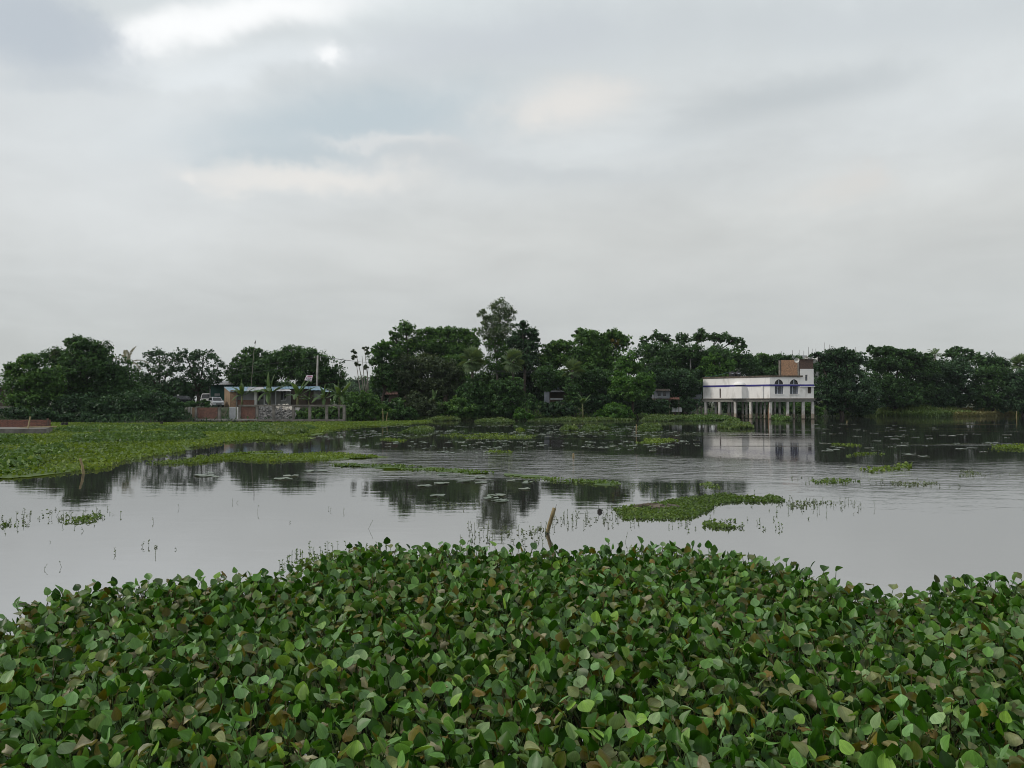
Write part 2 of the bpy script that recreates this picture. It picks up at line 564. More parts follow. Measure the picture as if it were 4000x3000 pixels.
M["f_hyac_y"] = foliage("leaf_hyacinth_yellow", (0.050, 0.095, 0.028), (0.120, 0.185, 0.058), (0.20, 0.25, 0.09), trans=0.35, rough=0.45)
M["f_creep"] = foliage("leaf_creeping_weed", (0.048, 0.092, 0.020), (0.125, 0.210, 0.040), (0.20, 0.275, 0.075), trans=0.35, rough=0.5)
M["f_stem"] = foliage("leaf_grey_stem", (0.085, 0.12, 0.06), (0.17, 0.21, 0.12))
M["leaf"] = leafcol_mat("hyacinth_leaf")
M["pad"] = foliage("lily_pad", (0.05, 0.085, 0.045), (0.12, 0.165, 0.10), (0.18, 0.21, 0.15), trans=0.1, rough=0.3, spec=0.6)


def water_mat():
    m, t, out = new_mat("pond_water")
    L = t.links.new
    geo = N(t, "ShaderNodeNewGeometry")
    sp = N(t, "ShaderNodeSeparateXYZ")
    L(geo.outputs["Position"], sp.inputs[0])
    X, Y, _ = sp.outputs

    def noise(sx, sy, detail=2.0, rough=0.5, off=0.0, dist=0.0):
        mp = N(t, "ShaderNodeMapping")
        mp.inputs["Scale"].default_value = (sx, sy, 1)
        mp.inputs["Location"].default_value = (off, off * 0.7, 0)
        L(geo.outputs["Position"], mp.inputs[0])
        n = N(t, "ShaderNodeTexNoise")
        n.inputs["Scale"].default_value = 1.0
        n.inputs["Detail"].default_value = detail
        n.inputs["Roughness"].default_value = rough
        n.inputs["Distortion"].default_value = dist
        L(mp.outputs[0], n.inputs["Vector"])
        return n.outputs["Fac"]

    def sstep(x, a, b):
        n = N(t, "ShaderNodeMapRange", interpolation_type="SMOOTHSTEP")
        n.inputs["From Min"].default_value = a
        n.inputs["From Max"].default_value = b
        if isinstance(x, (int, float)):
            n.inputs["Value"].default_value = x
        else:
            L(x, n.inputs["Value"])
        return n.outputs[0]

    # breeze patches: long streaks lying across the pond, sheltered by the weed edge and the near mat
    streak = noise(0.030, 0.085, 3.0, 0.55, 11.3, 0.4)
    streak2 = noise(0.018, 0.16, 3.0, 0.6, 47.0, 0.3)
    open_mid = mth(t, "MULTIPLY", sstep(Y, 23.5, 27.5), mth(t, "SUBTRACT", 1.0, sstep(mth(t, "ADD", Y, mth(t, "MULTIPLY", mth(t, "MAXIMUM", mth(t, "SUBTRACT", X, 2.0), 0.0), 0.9)), 37.0, 43.0)))
    open_mid = mth(t, "MULTIPLY", open_mid, sstep(mth(t, "ADD", X, mth(t, "MULTIPLY", Y, 0.19)), -3.0, 0.0))
    east = mth(t, "MULTIPLY", sstep(X, 3.0, 16.0), mth(t, "SUBTRACT", 1.0, sstep(Y, 26.0, 38.0)))
    wind = mth(t, "ADD", mth(t, "MULTIPLY", open_mid, 0.75), mth(t, "MULTIPLY", east, 0.22))
    far_b = mth(t, "MULTIPLY", sstep(streak2, 0.56, 0.64), sstep(Y, 34.0, 46.0))
    wind = mth(t, "ADD", wind, mth(t, "MULTIPLY", far_b, 0.40))
    wind = mth(t, "MULTIPLY", wind, mth(t, "MULTIPLY_ADD", sstep(streak, 0.32, 0.6), 0.65, 0.35))
    wind = mth(t, "MINIMUM", wind, 1.0)
    rip = noise(3.2, 7.5, 3.0, 0.55)
    rip2 = noise(0.75, 1.5, 4.0, 0.6, 5.0, 0.8)
    calm = noise(0.9, 2.2, 2.0, 0.4, 3.0)
    h = mth(t, "MULTIPLY", wind, mth(t, "ADD", mth(t, "MULTIPLY", rip, 0.012), mth(t, "MULTIPLY", rip2, 0.065)))
    h = mth(t, "ADD", h, mth(t, "MULTIPLY", calm, 0.0020))
    h = mth(t, "ADD", h, mth(t, "MULTIPLY", rip, 0.0007))
    bp = N(t, "ShaderNodeBump")
    bp.inputs["Strength"].default_value = 1.0
    bp.inputs["Distance"].default_value = 1.0
    L(h, bp.inputs["Height"])
    b = N(t, "ShaderNodeBsdfPrincipled")
    L(mixc(t, noise(0.25, 0.25, 4.0), (0.034, 0.032, 0.030), (0.026, 0.026, 0.025)), b.inputs["Base Color"])
    L(mth(t, "MULTIPLY_ADD", wind, 0.03, 0.010), b.inputs["Roughness"])
    b.inputs["IOR"].default_value = 7.5
    b.inputs["Specular IOR Level"].default_value = 0.5
    L(bp.outputs[0], b.inputs["Normal"])
    L(b.outputs[0], out.inputs[0])
    return m


M["water"] = water_mat()


def ground_mat():
    m, t, out = new_mat("bank_soil")
    L = t.links.new
    geo = N(t, "ShaderNodeNewGeometry")
    nz = N(t, "ShaderNodeTexNoise")
    nz.inputs["Scale"].default_value = 0.6
    nz.inputs["Detail"].default_value = 8
    L(geo.outputs["Position"], nz.inputs["Vector"])
    f = mth(t, "MULTIPLY", mth(t, "SUBTRACT", nz.outputs["Fac"], 0.38), 3.5, clamp=True)
    b = N(t, "ShaderNodeBsdfPrincipled")
    b.inputs["Roughness"].default_value = 0.95
    L(mixc(t, f, (0.028, 0.045, 0.016), (0.055, 0.050, 0.030)), b.inputs["Base Color"])
    bp = N(t, "ShaderNodeBump")
    bp.inputs["Distance"].default_value = 0.1
    L(nz.outputs["Fac"], bp.inputs["Height"])
    L(bp.outputs[0], b.inputs["Normal"])
    L(b.outputs[0], out.inputs[0])
    return m


M["ground"] = ground_mat()

# ------------------------------------------------------------------ water and ground
SHORE_PX = [(-1500, 1650), (0, 1650), (540, 1653), (720, 1648), (1345, 1646), (1500, 1643), (1660, 1640), (2000, 1638),
            (2450, 1636), (2640, 1630), (2720, 1624), (2800, 1622), (3230, 1624), (3330, 1626), (3420, 1624), (3620, 1627), (4000, 1621), (5200, 1618)]
SHORE = [G(a, b) for a, b in SHORE_PX]
SHX = np.array([p.x for p in SHORE])
SHY = np.array([p.y for p in SHORE])
order = np.argsort(SHX)
SHX, SHY = SHX[order], SHY[order]


def shore_y(x):
    return np.interp(x, SHX, SHY)


def smooth01(t):
    t = np.clip(t, 0, 1)
    return t * t * (3 - 2 * t)


def ground_z(x, y):
    d = y - shore_y(x)
    h = -0.8 + 0.8 * smooth01((d + 4) / 4.0) + 1.85 * smooth01(d / 9.0)
    return h + 0.12 * np.sin(x * 0.7 + 1.3) * np.sin(y * 0.55) * smooth01(d / 3.0)


def gz(x, y):
    return float(ground_z(np.array([x]), np.array([y]))[0])


def build_ground():
    ys = np.concatenate([np.array([-40, 0, 30, 60, 80]), np.arange(84, 176, 1.0), np.array([185, 200, 240, 320, 500, 900, 1600])])
    xs = np.concatenate([np.array([-1500, -700, -300, -160]), np.arange(-120, 161, 2.0), np.array([220, 400, 800, 1600])])
    XX, YY = np.meshgrid(xs, ys)
    ZZ = ground_z(XX, YY)
    V = np.stack([XX, YY, ZZ], -1).reshape(-1, 3)
    nx, ny = len(xs), len(ys)
    i = np.arange((ny - 1) * nx).reshape(ny - 1, nx)[:, :-1].ravel()
    Q = np.stack([i, i + 1, i + nx + 1, i + nx], -1)
    o = link("ground", np_mesh("ground", V, Q, smooth=True), M["ground"])
    tag(o, kind="structure")


build_ground()
wq = MB().add([(-220, -40, 0), (260, -40, 0), (260, 190, 0), (-220, 190, 0)], [(0, 1, 2, 3)])
tag(wq.build("water", M["water"]), kind="structure")

# ------------------------------------------------------------------ leaf clouds
UP = np.array([0, 0, 1.0])


def norm(a):
    return a / np.maximum(np.linalg.norm(a, axis=-1, keepdims=True), 1e-9)


def leaf_quads(P, D, Nn, Ls, Ws):
    """Diamond leaves: centres P, directions D, normals Nn, lengths Ls, half-widths Ws; slightly folded."""
    D = norm(D)
    S = norm(np.cross(Nn, D))
    Nn = np.cross(D, S)
    Ls, Ws = Ls[:, None], Ws[:, None]
    a = P - D * Ls * 0.5
    c = P + D * Ls * 0.5
    b = P + S * Ws + Nn * Ws * 0.35 - D * Ls * 0.05
    d = P - S * Ws + Nn * Ws * 0.35 - D * Ls * 0.05
    V = np.stack([a, b, c, d], 1).reshape(-1, 3)
    Q = np.arange(len(P) * 4).reshape(-1, 4)
    return V, Q


def crown(lobes, cover=1.7, leaf=0.32, r=None, clump=0.75, droop=0.0, core=True, hole=0.0, flat=0.75):
    """Leaf cloud for lobes (centre, radii): clumps of leaves spread on and inside each lobe."""
    r = r or rng
    Ps, outs, tn = [], [], []
    for c, rad in lobes:
        rad = np.asarray(rad)
        area = 4 * math.pi * ((rad[0] * rad[2]) ** 1.6 + (rad[0] * rad[1]) ** 1.6 + (rad[1] * rad[2]) ** 1.6) ** (1 / 1.6) / 3 ** (1 / 1.6)
        n = int(area * cover / (0.32 * leaf * leaf))
        per = 26
        k = max(6, int(n / per))
        dv = norm(r.normal(size=(k, 3)))
        # wobbling lobe surface so that the outline stays uneven
        ph = r.uniform(0, 6.28, 3)
        wob = 1 + 0.13 * np.sin(dv[:, 0] * 5 + ph[0]) + 0.12 * np.sin(dv[:, 2] * 6 + ph[1]) + 0.10 * np.sin(dv[:, 1] * 7 + ph[2])
        rr = np.clip(1.0 - np.abs(r.normal(0, 0.22, k)), 0.25, 1.0) * wob
        cc = np.asarray(c) + dv * rr[:, None] * rad
        if hole > 0:
            keep = (np.sin(cc[:, 0] * 1.7 + ph[0]) + np.sin(cc[:, 2] * 2.1 + ph[1]) + np.sin(cc[:, 1] * 1.3 + ph[2])) > (-3 + 3.0 * hole)
            cc, dv, rr = cc[keep], dv[keep], rr[keep]
            k = len(cc)
            if k == 0:
                continue
        ct = r.normal(0.0, 0.16, k)
        m = per
        cr_ = clump * r.uniform(0.6, 1.3, k) * min(1.0, max(0.45, min(rad) / 1.6))
        off = norm(r.normal(size=(k, m, 3))) * (r.random((k, m, 1)) ** 0.45) * np.array([1.0, 1.0, flat])
        Pp = cc[:, None, :] + off * cr_[:, None, None]
        oo = norm(off * 0.8 + dv[:, None, :] * 0.7)
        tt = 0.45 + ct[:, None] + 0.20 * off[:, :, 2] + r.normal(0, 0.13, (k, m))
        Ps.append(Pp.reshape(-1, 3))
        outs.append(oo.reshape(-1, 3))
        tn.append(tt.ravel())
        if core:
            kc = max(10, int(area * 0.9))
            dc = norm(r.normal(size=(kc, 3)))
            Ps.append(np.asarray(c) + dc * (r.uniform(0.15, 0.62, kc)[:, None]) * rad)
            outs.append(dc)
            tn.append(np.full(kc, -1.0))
    P = np.concatenate(Ps)
    O = np.concatenate(outs)
    T = np.concatenate(tn)
    n = len(P)
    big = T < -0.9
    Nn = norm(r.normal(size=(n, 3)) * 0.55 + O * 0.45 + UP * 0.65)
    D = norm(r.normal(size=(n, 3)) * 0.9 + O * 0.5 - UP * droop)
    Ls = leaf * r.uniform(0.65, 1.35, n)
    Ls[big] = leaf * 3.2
    T[big] = 0.1  # coarse inner leaves tinted dark: shade inside the crown put into the colour
    V, Q = leaf_quads(P, D, Nn, Ls, Ls * r.uniform(0.26, 0.40, n))
    return np_mesh("crown", V, Q, fval=np.clip(T, 0, 1))


def px_lobes(spec, D, r, squash=0.8):
    out = []
    for px, py, rx, ry in spec:
        d = D + r.uniform(-0.35, 0.35) * rx * D / F
        c = W(px, py, d)
        s = d / F
        out.append((np.array(c), (rx * s, max(rx * s * squash, 0.8), ry * s)))
    return out


def limbs(base, lobes, r0, r, wiggle=0.25):
    """Tapered trunk that splits into limbs running to the lobes."""
    mb = MB()
    base = Vector(base)
    cs = [Vector(c) for c, _ in lobes]
    top = sum(cs, Vector()) / len(cs)
    lowest = min(float(c[2]) - rad[2] * 0.6 for (c, rad) in lobes)
    fork = Vector((base.x * 0.6 + top.x * 0.4, base.y * 0.6 + top.y * 0.4, max(base.z + 0.6, min(lowest, base.z + 0.55 * (top.z - base.z)))))
    mid = (base + fork) / 2 + Vector((r.uniform(-wiggle, wiggle), r.uniform(-wiggle, wiggle), 0))
    mb.tube([base - Vector((0, 0, 0.4)), base + Vector((0, 0, 0.05)), mid, fork], [r0 * 1.35, r0 * 1.15, r0 * 0.95, r0 * 0.8], 8)
    for c, rad in lobes:
        c = Vector(c)
        e = c + Vector((0, 0, rad[2] * 0.35))
        k1 = fork.lerp(c, 0.45) + Vector((r.uniform(-.4, .4), r.uniform(-.4, .4), r.uniform(0.0, 0.5)))
        mb.tube([fork, k1, c, e], [r0 * 0.55, r0 * 0.42, r0 * 0.26, r0 * 0.08], 6)
        for _ in range(3):
            dv = Vector((r.normal(), r.normal(), abs(r.normal()) * 0.6)).normalized()
            t = c + Vector((dv.x * rad[0], dv.y * rad[1], dv.z * rad[2])) * 0.8
            mb.tube([k1.lerp(c, 0.6), (c + t) / 2 + Vector((0, 0, 0.15)), t], [r0 * 0.22, r0 * 0.14, r0 * 0.04], 5)
    return mb


TREE_I = [0]


def tree(name, label, cat, basepx, D, spec, mat, r0=0.22, cover=1.7, leaf=0.32, group=None, bark="bark", extra=None, squash=0.8, **kw):
    TREE_I[0] += 1
    r = np.random.default_rng(100 + TREE_I[0])
    lobes = px_lobes(spec, D, r, squash)
    bx = (basepx - CX) / F * D
    base = Vector((bx, D, gz(bx, D)))
    root = thing(name, base, label, cat, group)
    limbs(base, lobes, r0, r).build("trunk", M[bark], root, smooth=True)
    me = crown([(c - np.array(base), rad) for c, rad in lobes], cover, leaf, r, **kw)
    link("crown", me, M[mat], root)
    if extra:
        for nm, sp, mt in extra:
            lb = px_lobes(sp, D - 0.8, r)
            link(nm, crown([(c - np.array(base), rad) for c, rad in lb], cover * 0.7, leaf, r, core=False), M[mt], root)
    return root


def bush(name, label, px, D, spec, mat, cover=1.6, leaf=0.30, group=None, cat="bush", **kw):
    """Shrub: leaf cloud on a cluster of short stems."""
    TREE_I[0] += 1
    r = np.random.default_rng(100 + TREE_I[0])
    lobes = px_lobes(spec, D, r, 0.9)
    bx = (px - CX) / F * D
    base = Vector((bx, D, max(gz(bx, D), 0.0)))
    root = thing(name, base, label, cat, group)
    mb = MB()
    for c, rad in lobes:
        for _ in range(2):
            e = Vector(c) + Vector((r.uniform(-.5, .5) * rad[0], r.uniform(-.5, .5) * rad[1], rad[2] * 0.5))
            s = Vector((c[0] * 0.6 + base.x * 0.4, c[1], base.z - 0.2))
            mb.tube([s, s.lerp(e, 0.5) + Vector((r.uniform(-.1, .1), 0, 0.1)), e], [0.045, 0.035, 0.012], 5)
    mb.build("stem", M["bark"], root)["kind"] = "stuff"
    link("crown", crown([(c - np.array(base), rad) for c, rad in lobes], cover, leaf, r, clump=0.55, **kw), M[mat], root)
    return root

# ------------------------------------------------------------------ trees of the far bank
GL, GC, GR = "trees on the left bank", "trees on the middle bank", "trees on the right bank"
# left bank
tree("spreading_tree", "low leafy tree at far left reaching over the red brick wall", "tree", 110, 96,
     [(58, 1445, 42, 36), (118, 1412, 55, 30), (90, 1500, 78, 55), (170, 1470, 70, 60), (110, 1560, 85, 38), (190, 1545, 60, 45)], "f_mid", 0.2, group=GL)
tree("mango_tree", "tall broad dark tree, highest of the left bank, behind the low leafy tree", "tree", 330, 101,
     [(312, 1345, 58, 34), (385, 1378, 50, 42), (232, 1398, 62, 42), (330, 1430, 105, 66), (432, 1455, 85, 60), (270, 1515, 110, 60),
      (410, 1535, 115, 60), (500, 1530, 60, 60)], "f_dark", 0.38, group=GL, extra=[("reddish_foliage", [(222, 1388, 26, 18)], "f_olive"),
      ("lighter_foliage", [(110 + 190, 1335, 40, 20)], "f_mid")])  # patch near the top in a lighter leaf material
tree("thicket_tree", "dark dense tree with low boughs beneath the tallest left tree", "tree", 470, 97,
     [(300, 1590, 90, 45), (400, 1600, 90, 45), (500, 1590, 90, 50), (600, 1580, 70, 50), (660, 1600, 60, 45)], "f_deep", 0.2, group=GL)
tree("airy_tree", "thin leaved tree with sky showing through, above the black car", "tree", 620, 111,
     [(622, 1398, 62, 38), (580, 1450, 45, 45), (650, 1460, 50, 45), (610, 1510, 70, 40), (690, 1520, 60, 40)], "f_deep", 0.25, cover=0.75, leaf=0.34, group=GL, core=False, hole=0.30)
tree("airy_tree", "open crowned tree with many gaps above the white van", "tree", 770, 113,
     [(728, 1388, 46, 30), (795, 1398, 55, 34), (745, 1445, 62, 42), (850, 1440, 42, 42), (800, 1475, 62, 40), (720, 1510, 62, 34)], "f_deep", 0.25, cover=0.72, leaf=0.34, group=GL, core=False, hole=0.32)
tree("round_tree", "dark tree with a pointed top below the thin flag pole", "tree", 980, 117,
     [(988, 1378, 36, 22), (965, 1408, 48, 30), (1000, 1440, 80, 42), (925, 1462, 48, 36), (1055, 1412, 52, 34), (1000, 1490, 90, 40)], "f_dark", 0.3, group=GL)
tree("rain_tree", "wide domed dark tree behind the blue roofed house and utility pole", "tree", 1200, 115,
     [(1150, 1386, 80, 34), (1225, 1408, 72, 44), (1290, 1450, 58, 48), (1120, 1440, 85, 50), (1215, 1470, 80, 40), (1322, 1490, 30, 34)], "f_dark", 0.35, cover=1.25, group=GL, hole=0.16)
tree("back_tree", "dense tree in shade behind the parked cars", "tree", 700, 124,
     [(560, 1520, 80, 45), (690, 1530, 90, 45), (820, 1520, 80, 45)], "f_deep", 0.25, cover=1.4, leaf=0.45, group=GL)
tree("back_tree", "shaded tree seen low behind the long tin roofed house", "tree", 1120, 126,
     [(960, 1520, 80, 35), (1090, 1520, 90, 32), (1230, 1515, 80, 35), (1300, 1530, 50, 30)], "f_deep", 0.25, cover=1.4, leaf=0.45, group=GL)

# middle bank
tree("leaning_tree", "tree with yellow green tips at the edge next to the bare saplings", "tree", 1500, 111,
     [(1492, 1360, 40, 24), (1530, 1385, 40, 26), (1480, 1410, 38, 32), (1520, 1450, 55, 42), (1470, 1490, 32, 30), (1545, 1500, 60, 36)], "f_dark", 0.25, group=GC,
     extra=[("young_leaves", [(1500, 1345, 34, 12), (1465, 1378, 22, 14), (1540, 1385, 16, 10)], "f_bright")])
tree("round_top_tree", "round topped open crowned tree rising left of the broad flat crown", "tree", 1590, 120,
     [(1585, 1288, 44, 30), (1542, 1312, 26, 18), (1565, 1350, 48, 28), (1612, 1342, 36, 30), (1590, 1395, 60, 40)], "f_mid", 0.28, cover=1.3, group=GC, hole=0.18)
tree("broad_tree", "broad flat topped green tree between the round crown and the tall pale tree", "tree", 1740, 121,
     [(1690, 1300, 58, 22), (1762, 1300, 66, 22), (1828, 1310, 40, 28), (1855, 1345, 28, 26), (1690, 1345, 75, 36), (1780, 1355, 78, 38), (1720, 1400, 90, 40), (1820, 1400, 55, 40)], "f_mid", 0.35, group=GC)
tree("shade_tree", "dull brownish green tree low in the middle bank under the flat crown", "tree", 1640, 112,
     [(1590, 1440, 65, 46), (1670, 1435, 65, 46), (1740, 1450, 55, 42), (1610, 1500, 80, 42), (1720, 1510, 80, 40)], "f_olive", 0.25, group=GC)
tree("light_tree", "lighter green tree just left of the tall fan palm", "tree", 1780, 114,
     [(1775, 1420, 42, 40), (1800, 1470, 42, 44), (1760, 1490, 40, 36)], "f_mid", 0.2, group=GC)
tree("eucalyptus_tree", "tall pale thin leaved tree towering over all the others", "tree", 1945, 124,
     [(1957, 1205, 40, 40), (1988, 1243, 26, 36), (1890, 1238, 24, 32), (1930, 1262, 36, 34), (1902, 1300, 32, 28), (1962, 1298, 38, 30), (1928, 1335, 42, 22)],
     "f_pale", 0.22, cover=1.3, leaf=0.27, group=GC, bark="bark_pale", core=False, hole=0.10, clump=0.9, droop=0.5,
     extra=[("low_foliage", [(1945, 1362, 48, 40), (1985, 1372, 40, 42), (1950, 1300, 14, 40), (1930, 1420, 56, 40), (1985, 1430, 40, 36)], "f_bright")])
tree("conical_tree", "blackish green pointed tree just right of the tall pale tree", "tree", 2050, 121,
     [(2042, 1272, 24, 18), (2050, 1305, 46, 28), (2018, 1335, 38, 28), (2090, 1318, 24, 24), (2065, 1350, 48, 28), (2050, 1400, 60, 40)], "f_deep", 0.28, group=GC)
tree("wide_tree", "wide many domed green tree between the pointed dark tree and the gap", "tree", 2270, 122,
     [(2265, 1303, 34, 20), (2302, 1322, 56, 28), (2390, 1310, 48, 20), (2430, 1338, 34, 34), (2340, 1352, 68, 36), (2200, 1350, 66, 20), (2150, 1362, 44, 22),
      (2170, 1400, 68, 38), (2265, 1392, 78, 40), (2370, 1400, 80, 42), (2140, 1450, 50, 50), (2310, 1450, 90, 46)], "f_mid", 0.4, leaf=0.36, group=GC,
     extra=[("yellowing_foliage", [(2392, 1336, 24, 10), (2420, 1345, 20, 10)], "f_yellow")])
tree("inner_tree", "dark tree under the wide domed crown beside the third fan palm", "tree", 2200, 113,
     [(2140, 1480, 55, 50), (2200, 1480, 50, 45), (2290, 1490, 60, 45), (2340, 1480, 55, 40)], "f_dark", 0.24, group=GC)
tree("young_tree", "fresh green small tree above the bright spreading one", "tree", 2455, 115,
     [(2455, 1402, 34, 24), (2440, 1432, 44, 26), (2480, 1440, 34, 26)], "f_bright", 0.16, leaf=0.32, group=GC)
tree("litchi_tree", "bright green spreading tree on the bank before the white house", "tree", 2470, 110,
     [(2425, 1475, 48, 24), (2520, 1478, 44, 24), (2440, 1510, 52, 32), (2515, 1515, 50, 30), (2470, 1545, 46, 22)], "f_bright", 0.2, leaf=0.32, group=GC,
     extra=[("mid_green_foliage", [(2480, 1535, 60, 28), (2410, 1530, 40, 24)], "f_mid")])  # lower patch in the mid green leaf material
tree("gap_tree", "dark tall tree with sky holes near its top, behind the stilt building's roof", "tree", 2680, 134,
     [(2518, 1336, 24, 20), (2568, 1314, 34, 20), (2605, 1332, 30, 18), (2665, 1325, 34, 22), (2735, 1315, 44, 26), (2812, 1320, 42, 22), (2862, 1332, 26, 24), (2902, 1352, 18, 20)],
     "f_dark", 0.3, cover=1.1, leaf=0.36, group=GC, hole=0.22)
tree("mass_tree", "solid dark tree below the sky holed crowns", "tree", 2640, 131,
     [(2550, 1380, 76, 38), (2670, 1382, 88, 38), (2795, 1392, 88, 38), (2590, 1440, 105, 46), (2710, 1448, 105, 46), (2890, 1410, 62, 40)], "f_dark", 0.4, leaf=0.36, group=GC)
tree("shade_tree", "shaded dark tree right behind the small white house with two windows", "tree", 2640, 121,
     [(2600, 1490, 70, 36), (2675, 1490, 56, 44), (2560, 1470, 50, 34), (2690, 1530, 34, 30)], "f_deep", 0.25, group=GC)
tree("fresh_tree", "vivid green tree peeping over the left roof of the stilt building", "tree", 2800, 127,
     [(2790, 1402, 42, 18), (2836, 1424, 36, 24), (2772, 1440, 38, 28), (2820, 1452, 44, 22), (2790, 1490, 50, 30)], "f_bright", 0.2, leaf=0.34, group=GC)
tree("hedge_tree", "dark low tree behind the tan brick stair room", "tree", 3000, 137,
     [(2955, 1425, 60, 30), (3025, 1418, 58, 30), (3090, 1412, 56, 24), (2990, 1470, 90, 40), (3100, 1460, 70, 40)], "f_dark", 0.3, leaf=0.36, group=GC,
     extra=[("young_leaves", [(2960, 1392, 40, 10), (3020, 1395, 30, 8)], "f_mid")])

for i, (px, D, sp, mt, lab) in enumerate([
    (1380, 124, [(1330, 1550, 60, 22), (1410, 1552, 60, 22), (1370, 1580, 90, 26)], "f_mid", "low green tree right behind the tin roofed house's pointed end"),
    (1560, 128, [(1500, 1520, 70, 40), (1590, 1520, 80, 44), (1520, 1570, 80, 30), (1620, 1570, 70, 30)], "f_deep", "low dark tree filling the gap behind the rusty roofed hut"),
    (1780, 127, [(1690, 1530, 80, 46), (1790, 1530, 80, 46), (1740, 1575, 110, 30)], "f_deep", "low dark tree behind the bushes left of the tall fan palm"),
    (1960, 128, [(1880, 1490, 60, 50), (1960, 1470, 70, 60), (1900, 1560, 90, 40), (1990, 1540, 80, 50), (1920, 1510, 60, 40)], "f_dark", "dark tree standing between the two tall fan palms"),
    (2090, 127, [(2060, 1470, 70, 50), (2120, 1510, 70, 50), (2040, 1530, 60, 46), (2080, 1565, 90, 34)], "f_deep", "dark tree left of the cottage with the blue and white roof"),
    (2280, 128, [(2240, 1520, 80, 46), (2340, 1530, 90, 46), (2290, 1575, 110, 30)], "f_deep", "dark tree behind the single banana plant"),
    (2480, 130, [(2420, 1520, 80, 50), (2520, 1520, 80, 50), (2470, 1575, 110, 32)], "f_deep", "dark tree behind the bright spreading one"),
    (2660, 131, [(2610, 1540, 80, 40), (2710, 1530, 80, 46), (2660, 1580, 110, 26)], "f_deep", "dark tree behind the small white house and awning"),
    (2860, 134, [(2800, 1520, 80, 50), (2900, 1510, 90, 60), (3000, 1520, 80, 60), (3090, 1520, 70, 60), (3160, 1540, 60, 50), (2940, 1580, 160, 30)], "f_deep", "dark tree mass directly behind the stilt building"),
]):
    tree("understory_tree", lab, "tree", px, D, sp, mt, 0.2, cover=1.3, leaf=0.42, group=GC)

# right bank
tree("spreading_tree", "dark spreading tree at the water's edge right of the stilt building", "tree", 3290, 131,
     [(3265, 1382, 60, 24), (3330, 1398, 48, 30), (3225, 1425, 46, 34), (3290, 1440, 90, 50), (3240, 1520, 60, 60), (3340, 1520, 80, 66), (3260, 1585, 60, 34), (3190, 1386, 22, 9), (3370, 1585, 60, 34)], "f_deep", 0.4, leaf=0.36, group=GR)
tree("layered_tree", "layered wide dark tree with sloping crown in the middle of the right bank", "tree", 3500, 138,
     [(3440, 1370, 62, 18), (3515, 1380, 62, 18), (3590, 1396, 50, 18), (3470, 1420, 90, 34), (3580, 1440, 76, 40), (3450, 1500, 100, 50), (3560, 1520, 90, 50), (3500, 1558, 100, 30)], "f_dark", 0.4, leaf=0.38, group=GR)
tree("umbrella_tree", "flat umbrella shaped crown standing out behind the right bank trees", "tree", 3745, 150,
     [(3745, 1370, 48, 12), (3718, 1386, 40, 12), (3790, 1392, 40, 16), (3740, 1420, 60, 26)], "f_dark", 0.28, cover=1.2, leaf=0.36, group=GR, hole=0.12)
tree("mass_tree", "solid dark tree below the coconut palm on the right bank", "tree", 3680, 141,
     [(3640, 1450, 62, 50), (3720, 1450, 76, 44), (3640, 1530, 80, 52), (3730, 1530, 90, 50), (3690, 1560, 90, 30)], "f_deep", 0.4, leaf=0.38, group=GR)
tree("feathery_tree", "dull green tree between the umbrella crown and the rightmost palm", "tree", 3870, 143,
     [(3845, 1408, 44, 24), (3900, 1420, 48, 24), (3870, 1470, 86, 50), (3860, 1550, 86, 50)], "f_dark", 0.35, leaf=0.38, group=GR)
tree("edge_tree", "dark tree cut off by the right edge of the picture", "tree", 3990, 139,
     [(3970, 1500, 56, 60), (4040, 1480, 60, 70), (3960, 1570, 60, 40), (4040, 1570, 70, 40), (4110, 1480, 60, 80)], "f_deep", 0.35, leaf=0.38, group=GR)

# far away woods, seen through the gap
tree("distant_tree", "far blue grey tree in the gap beside the domed dark tree", "tree", 1400, 430,
     [(1370, 1500, 40, 20), (1415, 1496, 34, 18), (1390, 1522, 60, 16)], "f_dark", 0.6, cover=1.5, leaf=1.1, group="far woods", clump=2.2)
tree("distant_tree", "far hazy low tree behind the thin bare saplings", "tree", 1460, 440,
     [(1450, 1506, 30, 14), (1485, 1512, 30, 12), (1460, 1524, 50, 12)], "f_dark", 0.6, cover=1.5, leaf=1.1, group="far woods", clump=2.2)

# bare saplings
def sapling(px, D, top, label, tufts):
    bx = (px - CX) / F * D
    base = Vector((bx, D, gz(bx, D)))
    root = thing("bare_sapling", base, label, "sapling", "bare saplings in the gap")
    r = np.random.default_rng(int(px))
    mb = MB()
    for (x1, y1) in top:
        e = W(x1, y1, D)
        m = base.lerp(e, 0.5) + Vector((r.uniform(-.25, .25), 0, 0))
        mb.tube([base - Vector((0, 0, .3)), m, e], [0.11, 0.075, 0.03], 6)
    mb.build("trunk", M["bark_pale"], root, smooth=True)
    lb = px_lobes(tufts, D, r)
    link("crown", crown([(c - np.array(base), rad) for c, rad in lb], 0.8, 0.3, r, clump=0.35, core=False), M["f_olive"], root)


sapling(1432, 106, [(1386, 1365), (1392, 1420)], "thin bare sapling with few leaf tufts leaning left in the gap", [(1384, 1372, 9, 7), (1382, 1396, 8, 6), (1398, 1422, 10, 7)])
sapling(1440, 107, [(1424, 1362), (1414, 1390), (1438, 1430)], "upright forked sapling with dark leaf tufts at its tips in the gap", [(1424, 1362, 17, 9), (1432, 1378, 8, 7), (1428, 1434, 10, 7)])

